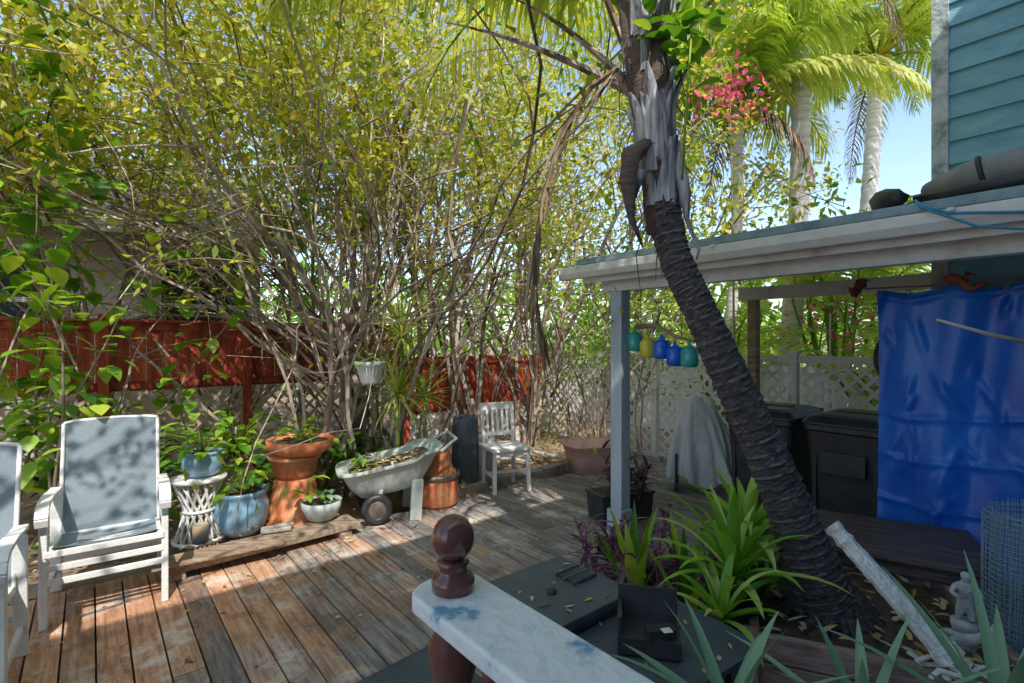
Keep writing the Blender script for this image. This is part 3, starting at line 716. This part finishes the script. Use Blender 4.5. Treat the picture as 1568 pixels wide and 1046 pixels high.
# ------------------------------------------------------------ foreground: newel + rail
b=MB(); C=(-.13,1.13)
pr=[(.030,1.055),(.046,1.056),(.048,1.075),(.044,1.085),(.032,1.092),(.030,1.105),(.036,1.115),(.027,1.122)]
b.lathe(pr,(C[0],C[1],0),32,0); b.ball((C[0],C[1],1.168),.047,0,sz=1.06,n=32)
b.lathe([(.045,.0),(.045,.2),(.05,.22),(.035,.26),(.045,.4),(.052,.55),(.04,.68),(.03,.74),(.05,.76),(.05,.79),(.033,.82),(.05,.88),(.055,.93),(.04,.965),(.045,1.012)],(C[0],C[1],0),32,0)
b.obj('newel_post',[M_brown])
b=MB(); u=Vector((-ST,CT,0)); v=Vector((CT,ST,0)); c0=Vector((C[0],C[1],1.034)); hw=.085
out=[]; 
for i in range(13): a=math.pi*i/12; out.append(c0+v*hw*math.cos(a)+u*(.02+.06*math.sin(a)))
out.append(c0-v*hw-u*1.6); out.append(c0+v*hw-u*1.6); n=len(out)
vs=[p+Vector((0,0,-.02)) for p in out]+[p+Vector((0,0,.02)) for p in out]
b.add(vs,[tuple(range(n-1,-1,-1)),tuple(range(n,2*n))]+[(i,(i+1)%n,n+(i+1)%n,n+i) for i in range(n)],0)
b.beam(c0-u*.1+Vector((0,0,-.055)),c0-u*1.6+Vector((0,0,-.055)),.04,.07,1)
b.beam(c0-u*.05+Vector((0,0,-.9)),c0-u*1.6+Vector((0,0,-.9)),.04,.07,1)
for i in range(10):
    p=c0-u*(.14+.14*i); b.lathe([(.018,.16),(.018,.3),(.024,.4),(.014,.6),(.024,.8),(.018,.9),(.018,.95)],(p.x,p.y,0),12,1)
M_bluewhite=mat('chipped_white_paint',[(.20,.38,.52),(.62,.70,.74),(.82,.83,.83),(.85,.85,.84)],9,.5,.4,30,lo=.32,hi=.48,detail=10)
b.obj('porch_railing',[M_bluewhite,M_brown],.008,seg=3)

b=MB()
b.box((0,0,.26),(.42,.42,.50),0); b.box((0,0,.53),(.46,.46,.035),0)
b.box((.13,.02,.552),(.13,.10,.012),1); b.box((.13,.02,.556),(.155,.015,.012),0); b.box((.13,.075,.554),(.15,.012,.02),0); b.box((.13,-.035,.554),(.15,.012,.02),0)
b.lathe([(.022,.545),(.022,.56),(.01,.566)],(-.06,-.02,0),14,1); b.box((0,-.212,.3),(.36,.012,.36),1); b.box((-.212,0,.3),(.012,.36,.36),1)
for i in range(14): b.blade((U(-.2,.2),U(-.2,.2),.551),U(0,6.28),.05,U(.02,.045),U(.01,.02),.2,3,2)
b.obj('grey_storage_cabinet',[M_greyp,M_black,M_litter],.012,(.20,2.2,0),TH)
b=MB()
R1=ring(.29,.24,.455,40,.45);R2=ring(.30,.25,.465,40,.45);R3=ring(.30,.25,.485,40,.45);R4=ring(.28,.23,.488,40,.45);n=40
vs=R1+R2+R3+R4+[(p[0],p[1],.478) for p in ring(.275,.225,0,40,.45)]
b.add(vs,[(i*n+j,i*n+(j+1)%n,(i+1)*n+(j+1)%n,(i+1)*n+j) for i in range(4) for j in range(n)]+[tuple(range(n-1,-1,-1)),tuple(4*n+j for j in range(n))],0)
for sx in(-1,1):
    for sy in(-1,1): b.beam((sx*.26,sy*.2,0),(sx*.22,sy*.17,.46),.04,.03,0,up=(0,1,0))
for i in range(16): b.blade((U(-.24,.24),U(-.2,.2),.481),U(0,6.28),.05,U(.02,.045),U(.01,.02),.2,3,1)
b.obj('black_patio_table',[M_greyp,M_litter],0,(.55,1.92,0),TH-.1)
b=MB()
b.box((0,0,.03),(.22,.16,.06),0); b.box((0,.08,.10),(.22,.014,.14),0,Matrix.Rotation(-.3,3,'X')); b.box((-.1,0,.08),(.014,.14,.09),0); b.box((.04,-.05,.075),(.1,.05,.04),0,Matrix.Rotation(.3,3,'Z'))
b.box((.06,-.07,.097),(.035,.03,.003),1,Matrix.Rotation(.4,3,'Z'))
b.obj('black_plastic_tray',[M_black,M_white],.004,(.50,1.88,.488),TH-.9)
b=MB(); b.box((0,0,.2),(.42,.34,.40),0,tp=1.04); b.box((0,0,.425),(.46,.38,.05),0); b.box((0,0,.455),(.36,.28,.02),0); b.tube([(-.24,-.02,.36),(-.26,-.02,.3),(-.26,.02,.3)],.01,8)
b.obj('black_cooler_box',[M_greyp],.018,(-.33,1.66,0),TH+.1)

b=MB(); b.box((0,0,.215),(.74,.60,.43),0); b.box((0,0,.445),(.82,.68,.035),0)
for x in(-.33,.33): b.box((x,-.305,.21),(.06,.015,.40),0)
b.box((0,-.305,.38),(.6,.015,.05),0); b.box((0,-.305,.05),(.6,.015,.05),0)
b.obj('brown_wooden_chest',[M_darkwood],.006,(2.22,3.0,0),TH-math.pi/2+.35)
b=MB(); A=math.atan2(-.31,.77); Lx,Ly=.95,1.0
for k in range(3):
    z=.06+.115*k
    b.box((0,-Ly/2,z),(Lx,.04,.108),0); b.box((0,Ly/2,z),(Lx,.04,.108),0); b.box((-Lx/2,0,z),(.04,Ly,.108),0); b.box((Lx/2,0,z),(.04,Ly,.108),0)
for sx in(-1,1):
    for sy in(-1,1): b.box((sx*(Lx/2+.02),sy*(Ly/2+.02),.18),(.06,.06,.37),0)
vs=[];fs=[];K=20
for j in range(K+1):
    for i in range(K+1): vs.append(((i/K-.5)*(Lx-.05),(j/K-.5)*(Ly-.05),.30+G(0,.008)+.05*math.exp(-(((i/K-.5)*3)**2+((j/K-.5)*3)**2))))
for j in range(K):
    for i in range(K): a=j*(K+1)+i; fs.append((a,a+1,a+K+2,a+K+1))
b.add(vs,fs,1,True)
for i in range(110): b.blade((U(-.42,.42),U(-.45,.45),.345),U(0,6.28),U(-.1,.3),U(.04,.11),U(.015,.035),.4,3,2)
M_pinkwood=mat('faded_red_timber',[(.18,.10,.09),(.36,.24,.21),(.5,.4,.36)],3,.8,.4,20,(2,8,12))
PL=Vector((1.68,2.50,0)); b.obj('timber_planter_box',[M_pinkwood,M_soil,M_litter],.005,PL,A)
b=MB(); M_log=mat('peeling_white_paint',[(.3,.25,.2),(.66,.64,.6),(.8,.8,.78)],10,.7,.8,30,lo=.3,hi=.5)
p0=Vector((1.39,2.23,.80));p1=Vector((1.66,1.93,.40)); dd=(p1-p0).normalized(); xx=dd.cross(Vector((0,0,1))).normalized(); yy=dd.cross(xx)
vs=[];fs=[];n=24;K=30
for i in range(K+1):
    t=i/K; R=.030+.014*t+(.006 if t<.06 or .12<t<.15 else 0)+(.008 if t>.9 else 0)
    for j in range(n):
        a=2*math.pi*j/n; q=R*(1-.09*(j%3==0))*(1+G(0,.03)); vs.append(p0.lerp(p1,t)+xx*math.cos(a)*q+yy*math.sin(a)*q)
fs=[(i*n+j,i*n+(j+1)%n,(i+1)*n+(j+1)%n,(i+1)*n+j) for i in range(K) for j in range(n)]+[tuple(range(n-1,-1,-1)),tuple(K*n+j for j in range(n))]
b.add(vs,fs,0,False)
for i in range(26):
    q=p1+Vector((U(-.10,.12),U(-.08,.06),U(-.05,-.01))); b.beam(q,q+Vector((U(-.07,.07),U(-.05,.05),U(-.01,.02))),.016,.008,0)
b.obj('white_fluted_post',[M_log])
def statue(name,loc,rz,verts,edges,rad,m,sc=1):
    me=bpy.data.meshes.new(name); me.from_pydata([tuple(sc*x for x in v) for v in verts],edges,[])
    me.materials.append(m); o=bpy.data.objects.new(name,me); scene.collection.objects.link(o)
    o.modifiers.new('skin','SKIN'); 
    bpy.context.view_layer.objects.active=o
    if not me.skin_vertices: 
        with bpy.context.temp_override(object=o,active_object=o): bpy.ops.mesh.customdata_skin_add()
    for i,r in enumerate(rad): me.skin_vertices[0].data[i].radius=(r*sc,r*sc)
    me.skin_vertices[0].data[0].use_root=True
    sb=o.modifiers.new('sub','SUBSURF'); sb.levels=2; sb.render_levels=2
    o.location=loc; o.rotation_euler=(0,0,rz)
M_statue=mat('weathered_cast_stone',[(.30,.30,.31),(.5,.5,.5),(.64,.64,.64)],12,.8,.3,50)
try:
    statue('cherub_statuette',(1.93,2.18,.41),-.5,
     [(0,0,.075),(0,0,.11),(0,-.002,.138),(0,-.004,.152),(0,-.008,.178),(.017,-.004,.045),(.02,-.008,.004),(-.017,0,.045),(-.022,.0,.004),(.033,-.004,.132),(.046,-.02,.105),(.022,-.04,.11),(-.033,-.002,.132),(-.046,-.02,.108),(-.02,-.042,.10),(0,-.012,.192)],
     [(0,1),(1,2),(2,3),(3,4),(0,5),(5,6),(0,7),(7,8),(2,9),(9,10),(10,11),(2,12),(12,13),(13,14),(4,15)],
     [.026,.024,.022,.011,.021,.016,.010,.016,.010,.011,.009,.007,.011,.009,.007,.014],M_statue,1.1)
    statue('reclining_statue',(1.80,2.05,.375),-.5,
     [(0,0,.025),(.045,.0,.045),(.085,0,.075),(.098,0,.095),(.108,-.004,.118),(-.05,-.015,.022),(-.105,-.005,.014),(-.045,.02,.05),(-.09,.02,.014),(.10,-.03,.05),(.12,-.04,.01),(.06,.03,.045)],
     [(0,1),(1,2),(2,3),(3,4),(0,5),(5,6),(0,7),(7,8),(2,9),(9,10),(2,11)],
     [.022,.021,.022,.010,.018,.014,.008,.013,.008,.010,.007,.009],M_statue,1.0)
except Exception as e: print('statue fail',e)
b=MB(); b.lathe([(.05,0),(.055,.01),(.04,.02),(.04,.36),(.05,.39),(.05,.412)],(1.93,2.18,0),16,0); b.obj('statue_pedestal',[M_statue])
b=MB(); M_mesh=mat('blue_grey_wire',[(.25,.4,.48),(.38,.52,.6)],5,.5)
R=.17; H=.85; n=44
for lay in range(2):
    R=.17-.03*lay
    for i in range(n):
        a=2*math.pi*i/n; b.tube([(R*math.cos(a),R*math.sin(a),0),(R*math.cos(a+.15)*.97,R*math.sin(a+.15)*.97,H+.03*math.sin(a*2))],.0018,3,0,cap=False)
    for k in range(38):
        z=H*k/37; b.torus((0,0,z),R*(1-.03*k/37),.0018,None,0,n)
b.obj('wire_mesh_roll',[M_mesh],0,(2.26,2.22,0))
b=MB(); b.tube([(1.95,2.35,1.7),(2.15,2.3,1.63),(2.6,2.4,1.56)],[.006,.009,.01],7,0,wob=.1,r=.9)
b.obj('bare_branch',[M_twig])

# ------------------------------------------------------------ leaning palm (foreground)
def barkmat(name,cols):
    m,nt,b=nodes(name); L=nt.links; N=nt.nodes.new
    tc=N('ShaderNodeTexCoord'); wv=N('ShaderNodeTexNoise'); wv.inputs['Scale'].default_value=22; wv.inputs['Detail'].default_value=8; wv.inputs['Roughness'].default_value=.8
    mp=N('ShaderNodeMapping'); mp.inputs['Scale'].default_value=(1,1,2.2); L.new(tc.outputs['Object'],mp.inputs[0]); L.new(mp.outputs[0],wv.inputs[0])
    cr=ramp(nt,cols,.35,.68); L.new(wv.outputs[0],cr.inputs[0]); L.new(cr.outputs[0],b.inputs['Base Color']); b.inputs['Roughness'].default_value=.85
    bp=N('ShaderNodeBump'); bp.inputs['Strength'].default_value=1; bp.inputs['Distance'].default_value=.03; L.new(wv.outputs[0],bp.inputs['Height']); L.new(bp.outputs[0],b.inputs['Normal'])
    return m
M_bark=barkmat('palm_bark',[(.045,.036,.038),(.12,.10,.108),(.28,.25,.26)])
M_scar=barkmat('palm_bark_scar',[(.07,.06,.06),(.22,.195,.20),(.42,.39,.39)])
M_boot=mat('palm_boot',[(.10,.085,.10),(.36,.35,.38),(.66,.65,.66)],3,.6,.4,12,(7,7,.8),lo=.38,hi=.65)
M_fibre=mat('palm_fibre',[(.07,.05,.045),(.18,.13,.11)],8,.9,.5,30,(1,1,4))
key=[(1.50,2.42,.30,.16),(1.42,2.41,.50,.125),(1.33,2.42,.76,.10),(1.22,2.44,1.05,.09),(1.08,2.48,1.38,.085),(.93,2.53,1.75,.078),(.82,2.58,2.03,.076),(.775,2.62,2.3,.075)]
def interp(key,n):
    out=[]
    for i in range(n):
        t=i/(n-1)*(len(key)-1); k=min(int(t),len(key)-2); f=t-k
        p=[key[max(k-1,0)],key[k],key[k+1],key[min(k+2,len(key)-1)]]
        out.append([.5*((2*p[1][c])+(-p[0][c]+p[2][c])*f+(2*p[0][c]-5*p[1][c]+4*p[2][c]-p[3][c])*f*f+(-p[0][c]+3*p[1][c]-3*p[2][c]+p[3][c])*f**3) for c in range(4)])
    return out
pk=interp(key,230); ph=0; rr_=[]; scar=[]
for p in pk:
    ph+=U(.14,.30)
    if ph>1: ph=0
    scar.append(ph==0)
    rr_.append(p[3]*(1+.07*(1-ph)))
b=MB()
b.tube([p[:3] for p in pk],rr_,22,0,wob=.035,smooth=False)
for i,sc in enumerate(scar[:-1]):
    if sc:
        for j in range(22):
            if random.random()<.75: b.m[i*22+j]=3
for i in range(60):
    a=U(0,6.28); q=Vector((1.5,2.42,.40)); o=Vector((math.cos(a),math.sin(a),0))
    b.tube([q+o*.10+Vector((0,0,U(-.03,.06))),q+o*.17+Vector((0,0,-.04)),q+o*U(.2,.27)+Vector((0,0,-.10))],[.016,.014,.008],6,0,wob=.1)
top=Vector((.70,2.74,3.45)); sh0=Vector((.775,2.62,2.15))
b.tube([sh0,sh0.lerp(top,.3),sh0.lerp(top,.6),top],[.075,.095,.12,.14],16,2,wob=.08)
for i in range(56):
    t=U(0,.9)**1.0; c=sh0.lerp(top,t); a=i*2.4; R=.075+.055*t
    o=Vector((math.cos(a),math.sin(a),0)); tg=Vector((-math.sin(a),math.cos(a),0)); Ls=U(.22,.5); ww=U(.03,.075); fl=U(-.02,.07); sk_=U(-.08,.08)
    vs=[];K=8
    for k in range(K+1):
        q=k/K; wd=ww*(1-q)**.6+.007; ctr=c+o*(R*.84+.02+q*q*fl)+Vector((0,0,q*Ls))+tg*(q*q*sk_)
        vs+=[ctr+tg*wd-o*wd*.45,ctr+o*.012,ctr-tg*wd-o*wd*.45]
    fs=[]
    for k in range(K): a_=k*3; fs+=[(a_,a_+1,a_+4,a_+3),(a_+1,a_+2,a_+5,a_+4)]
    b.add(vs,fs,1,True)
for i in range(50):
    t=U(0,.9); c=sh0.lerp(top,t); a=U(0,6.28); R=.09+.05*t; o=Vector((math.cos(a),math.sin(a),0))
    p=c+o*R; b.tube([p,p+o*U(.02,.06)+Vector((G(0,.03),0,-U(.05,.15))),p+o*U(.0,.05)+Vector((G(0,.05),0,-U(.15,.35)))],[.004,.003,.001],4,2)
b.tube([(.70,2.6,2.62),(.60,2.55,2.52),(.57,2.52,2.38),(.585,2.5,2.2),(.64,2.5,2.06)],[.02,.05,.045,.014,.005],8,2,wob=.2)
b.tube([(.60,2.55,2.52),(.62,2.5,2.42),(.60,2.5,2.30)],[.02,.03,.006],8,1,wob=.2)
b.tube([(.82,2.6,2.6),(.86,2.55,2.35),(.87,2.54,2.2),(.92,2.52,2.05),(.9,2.5,2.0)],[.045,.03,.012,.008,.005],8,1,wob=.12)
parts_v=[];
for az,el,L_,dr in((2.9,.75,2.6,1.5),(3.6,.9,2.6,1.9),(2.3,.8,2.5,1.7),(1.7,.9,2.4,1.5),(.6,.95,2.4,1.5),(-.4,1.0,2.2,1.5),(4.3,1.1,2.2,1.6),(3.2,1.3,2.5,1.9),(.1,1.2,2.3,1.8),(2.95,.62,3.6,1.15),(3.15,.70,3.9,1.25),(2.7,.75,3.3,1.3)):
    sg,lf_,rn=frond(top+Vector((0,0,-.1)),az,el,L_,dr,.6,.035,48,.7,rr=.03); parts_v+= [(sg,1,None),(lf_,0,rn)]
for az,el in((3.0,.55),(2.6,.9),(.4,1.0),(3.4,1.2)):
    sg,lf_,rn=frond(top+Vector((0,0,-.55)),az,el,1.2,.3,.02,.01,3,.7,rr=.026); parts_v+= [(sg,2,None)]
palm_leaves=npobj('crown',parts_v,[M_palm,M_leafG,M_twig])
deadS=[];pts=[(.56,2.72,3.05),(.42,2.72,2.95),(.27,2.72,2.72),(.16,2.72,2.35),(.12,2.72,2.05),(.11,2.72,1.85),(.17,2.72,1.62)]
dP=[];dD=[];dL=[]
for i in range(len(pts)-1):
    deadS.append((*pts[i],*pts[i+1],.016-.0015*i,.0145-.0015*i))
    for j in range(11):
        q=np.array(pts[i])+(np.array(pts[i+1])-np.array(pts[i]))*random.random(); dP.append(q+rng.normal(size=3)*.012); d=np.array(pts[i+1])-np.array(pts[i]); d/=np.linalg.norm(d)
        dD.append(d*.9+np.array([0,0,-.7])+rng.normal(size=3)*.12); dL.append(U(.2,.42))
dV=leafquads(np.array(dP),np.array(dD),np.array(dL),np.full(len(dP),.018),0)
dead=npobj('dead_frond',[(segquads(deadS),0,None),(dV,0,None)],[M_dead])
trunk=b.obj('palm_tree',[M_bark,M_boot,M_fibre,M_scar])
palm_leaves.parent=trunk; dead.parent=trunk; palm_leaves.name='palm_crown'
b=MB()
for i in range(40):
    p=Vector((.88+G(0,.08),2.55+G(0,.05),3.15+G(0,.13))); b.blade(p,U(0,6.28),U(-.6,.5),U(.1,.17),U(.07,.1),.8,5,0,.2,base=.3)
b.tube([(.84,2.53,2.4),(.86,2.52,2.8),(.9,2.53,3.3)],.006,5,0)
b.obj('climbing_vine',[M_leafG])

# ------------------------------------------------------------ distant coconut palms
M_ctrunk=mat('coconut_trunk',[(.36,.32,.31),(.62,.57,.55),(.74,.69,.66)],2.5,.85,.3,10,(1,1,7))
def coco(base,top,r0,r1,nf,L,seed,leafL=.85,dead_=3,elb=.9,drp=2.0):
    random.seed(seed); b=MB(); base=Vector(base); top=Vector(top); n=60
    pts=[base.lerp(top,i/n)+Vector((.15*math.sin(i/n*3.14),0,0)) for i in range(n+1)]
    b.tube(pts,[(r0+(r1-r0)*i/n)*(1.06 if i%2 else .98) for i in range(n+1)],14,0,wob=.02)
    for i in range(10):
        a=U(0,6.28); q=top+Vector((math.cos(a)*.25,math.sin(a)*.25,-.25+U(-.15,.1))); b.ball(q,.13,1,sz=1.2,n=8)
    t=b.obj('coconut_palm_tree',[M_ctrunk,M_leafY])
    parts=[]
    for i in range(nf):
        az=i*2.4+U(-.2,.2); el=elb*(1-i/nf*1.25)+.35
        sg,lv,rn=frond(top,az,el,L*U(.85,1.1),drp*U(.8,1.1)*(1-.25*i/nf),leafL,.06,56,.75,rr=.04,side=U(-.3,.3)); parts+=[(sg,1,None),(lv,0,rn)]
    for i in range(dead_):
        sg,lv,rn=frond(top,U(0,6.28),-.6,L*.8,1.0,leafL*.7,.05,36,1.2,rr=.035); parts+=[(sg,2,None),(lv,2,None)]
    c=npobj('fronds',parts,[M_palm,M_leafY,M_dead]); c.parent=t
coco((4.85,9.2,-.1),(5.05,9.0,8.3),.18,.14,24,3.6,1,dead_=1,leafL=.95)
coco((7.4,11.5,-.1),(8.9,12.5,8.5),.2,.15,26,4.0,2,dead_=1,leafL=1.05)
coco((3.75,9.4,-.1),(4.05,9.2,6.0),.10,.09,22,2.8,5,dead_=2)
random.seed(9)
def areca(c,n,L,h):
    parts=[]
    for i in range(n):
        az=U(0,6.28); p=Vector(c)+Vector((G(0,.25),G(0,.25),h*U(.3,1))); 
        sg,lv,rn=frond(p,az,U(.8,1.4),L*U(.8,1.2),U(1.2,2.0),.42,.035,34,.45,rr=.02); parts+=[(sg,1,None),(lv,0,rn)]
        parts.append((segquads([(c[0],c[1],-.1,p.x,p.y,p.z,.03,.02)]),1,None))
    npobj('areca_palm_tree',parts,[M_palm,M_leafG])
areca((5.1,8.0,0),22,2.0,2.7); areca((6.4,8.6,0),20,2.0,2.6); areca((3.6,8.9,0),18,1.8,2.0); areca((5.3,6.9,0),12,1.4,1.1)
areca((7.8,9.0,0),12,1.5,1.2)

# ------------------------------------------------------------ thicket
random.seed(5)
S=[];T=[]
for i in range(50):
    p=Vector((-1.6+G(0,.38),5.75+G(0,.3),-.05)); a=U(0,6.28); l=U(.15,.8)
    d=Vector((math.cos(a)*l-.08,math.sin(a)*l*.6-.05,1)).normalized()
    grow(S,T,p,d,U(.012,.03),14,.38,.02,.155,.52,2)
for i in range(14):
    p=Vector((-1.8+G(0,.3),5.7+G(0,.2),U(1.0,1.6))); d=Vector((-1,U(-.45,.1),U(.7,1.2))).normalized()
    grow(S,T,p,d,U(.012,.026),12,.38,.01,.16,.6,2)
for i in range(4):
    p=Vector((-1.7+G(0,.1),5.7,0)); grow(S,T,p,Vector((U(-.8,.3),-.1,1)).normalized(),.055,14,.42,.03,.12,.4,2)
def keepA(T):
    z=T[:,2]; pr=np.clip((z-2.3)/1.5,.12,1); return rng.random(len(T))<pr
LV,rn=leafcloud(T,10,.085,.04,.12,keepA)
S=[s for s in S if s[4]>1.2]
npobj('bougainvillea_thicket',[(segquads(S),1,None),(LV,0,rn)],[M_leafY,M_twig])
def tree(name,bases,ns,n,step,spread,leafm,k,L,Wd,sig,rad=(.02,.05),up=.03,keep=None,depth=2,cp=.5,lean=(0,0)):
    S=[];T=[]
    for bs in bases:
        for i in range(ns):
            p=Vector(bs)+Vector((G(0,.15),G(0,.15),0)); a=U(0,6.28); l=U(.1,spread)
            grow(S,T,p,Vector((math.cos(a)*l+lean[0],math.sin(a)*l+lean[1],1)).normalized(),U(*rad),n,step,up,.13,cp,depth)
    LV,rn=leafcloud(T,k,L,Wd,sig,keep)
    npobj(name,[(segquads(S),1,None),(LV,0,rn)],[leafm,M_twig])
tree('overhanging_shrub',[(-5.4,6.6,-.1),(-7.2,5.3,-.1),(-4.2,7.6,-.1)],8,12,.45,.6,M_leafY,12,.11,.055,.15,keep=lambda T:T[:,2]>3.0,lean=(.25,-.35))
tree('bare_stem_shrub',[(-.5,6.9,-.1),(.3,7.7,-.1)],11,11,.42,.5,M_leafY,9,.085,.038,.12,keep=lambda T:rng.random(len(T))<np.clip((T[:,2]-1.6)/1.4,.1,1))
tree('lattice_shrub',[(1.3,7.6,-.1),(.9,8.2,-.1),(1.7,7.2,-.1)],7,7,.3,.6,M_leafG,4,.07,.035,.08,rad=(.01,.018),cp=.6)
tree('yellow_green_tree',[(.3,10.5,-.1),(2.2,10.8,-.1),(-1.6,9.6,-.1)],5,11,.62,.6,M_leafY,15,.15,.07,.24,rad=(.04,.07),keep=lambda T:T[:,2]>1.2,cp=.45)
tree('yellow_green_tree',[(3.2,12,-.1),(-.4,13,-.1)],4,10,.6,.6,M_leafY,15,.16,.07,.26,rad=(.04,.07),cp=.45)
tree('green_tree',[(-6.8,9.4,-.1),(-4.4,10.6,-.1)],4,11,.62,.7,M_leafG,11,.14,.07,.24,rad=(.04,.07),keep=lambda T:T[:,2]>3.4,cp=.45)
P=rng.normal(size=(170,3))*np.array([.2,.2,.17])+np.array([2.98,7.0,5.0]); V=leafquads(P,rng.normal(size=(170,3)),np.full(170,.085),np.full(170,.07))
P2=rng.normal(size=(90,3))*np.array([.3,.3,.25])+np.array([4.6,7.4,2.0]); V2=leafquads(P2,rng.normal(size=(90,3)),np.full(90,.08),np.full(90,.06))
npobj('pink_bougainvillea_blooms',[(V,0,None),(V2,0,None),(segquads([(3.3,7.6,-.1,3.2,7.4,2.6,.02,.015),(3.2,7.4,2.6,2.98,7.0,5.0,.015,.008),(4.6,7.4,-.1,4.6,7.4,2.0,.02,.01)]),1,None)],[M_pink,M_twig])
random.seed(31); b=MB(); 
for st in range(15):
    hi=st>8
    p=Vector((-3.8+G(0,.22),3.75+G(0,.22),-.05)); d=Vector((G(0,.10),G(0,.1)-.02,1)); pts=[p.copy()]
    for k in range(21 if hi else 12):
        pull=Vector((.10,-.02,-.03)) if (hi and k>11) else Vector((-.01,0,.06))
        d=(d+rv3()*.13+pull).normalized(); p=p+d*.24; pts.append(p.copy())
        for q in range(7):
            if p.z>.5 and (not hi or k>9):
                sc=1.35 if hi else 1.0
                b.blade(p+rv3()*.14,U(0,6.28),U(-.9,.3),U(.11,.2)*sc,U(.10,.17)*sc,.7,5,0,.15,base=.35)
    b.tube(pts,[max(.003,.014-.0008*i) for i in range(len(pts))],6,1)
b.obj('broad_leaf_vine',[M_leafG,M_twig])
random.seed(41); S=[];T=[]
for i in range(8):
    grow(S,T,Vector((-3.9,-.2,-.1))+rv3()*.05,Vector((U(.0,.5),U(-.2,.25),1)).normalized(),.05,13,.46,.02,.09,.4,2)
LV,rn=leafcloud([t for t in T if t[2]>3.8 and t[1]<1.4],4,.12,.075,.12)
S=[s for s in S if s[4]<1.6]
npobj('shade_tree',[(segquads(S),1,None),(LV,0,rn)],[M_leafG,M_twig])
T=[]
for i in range(300):
    a=U(-1.15,1.2); d=U(17,26); c=Vector((math.sin(a)*d,math.cos(a)*d,U(.2,4.0)))
    for j in range(5): q=c+rv3()*.7; T.append((*q,0,0,1))
LV,rn=leafcloud(T,8,.5,.25,.5)
npobj('distant_trees',[(LV,0,rn)],[M_leafG])
n=1700; sr=np.stack([rng.uniform(-3.5,5.9,n),rng.uniform(.6,4.3,n)],1); keep=rng.random(n)<np.clip((sr[:,1]-1.5)/3,.12,1); sr=sr[keep]
n2=3600; s2=np.stack([rng.uniform(-4,6,n2),rng.uniform(4.4,6.5,n2)],1)
def tw(a,z): return np.stack([CT*a[:,0]-ST*a[:,1],ST*a[:,0]+CT*a[:,1],z],1)
P=np.concatenate([tw(sr,np.full(len(sr),.006)),tw(s2,rng.uniform(.06,.12,n2))]); n=len(P); D=rng.normal(size=(n,3)); D[:,2]*=.12
npobj('fallen_leaves',[(leafquads(P,D,rng.uniform(.02,.06,n),rng.uniform(.012,.03,n),5),0,None)],[M_litter])

# ------------------------------------------------------------ light, sky, camera
el=math.radians(50); hd=Vector((-.3,.95,0)).normalized()
d=Vector((hd.x*math.cos(el),hd.y*math.cos(el),-math.sin(el)))
sl=bpy.data.lights.new('sun','SUN'); sl.energy=5.0; sl.angle=math.radians(.5); sl.color=(1,.95,.87)
so=bpy.data.objects.new('sun',sl); scene.collection.objects.link(so); so.rotation_euler=d.to_track_quat('-Z','Y').to_euler()
wd=bpy.data.worlds.new('World'); scene.world=wd; wd.use_nodes=True; nt=wd.node_tree
sk=nt.nodes.new('ShaderNodeTexSky'); sk.sky_type='NISHITA'; sk.sun_disc=False; sk.sun_elevation=el; sk.sun_rotation=math.atan2(-hd.x,-hd.y)
sk.dust_density=1.5
bg=nt.nodes['Background']; nt.links.new(sk.outputs[0],bg.inputs[0]); bg.inputs[1].default_value=.34
cam=bpy.data.cameras.new('camera'); cam.lens=18; cam.sensor_width=36; cam.clip_start=.02; cam.clip_end=1000
co=bpy.data.objects.new('camera',cam); scene.collection.objects.link(co); co.location=(0,0,1.6); co.rotation_euler=(math.pi/2,0,0)
scene.camera=co
scene.view_settings.view_transform='Standard'; scene.view_settings.look='None'; scene.view_settings.exposure=0
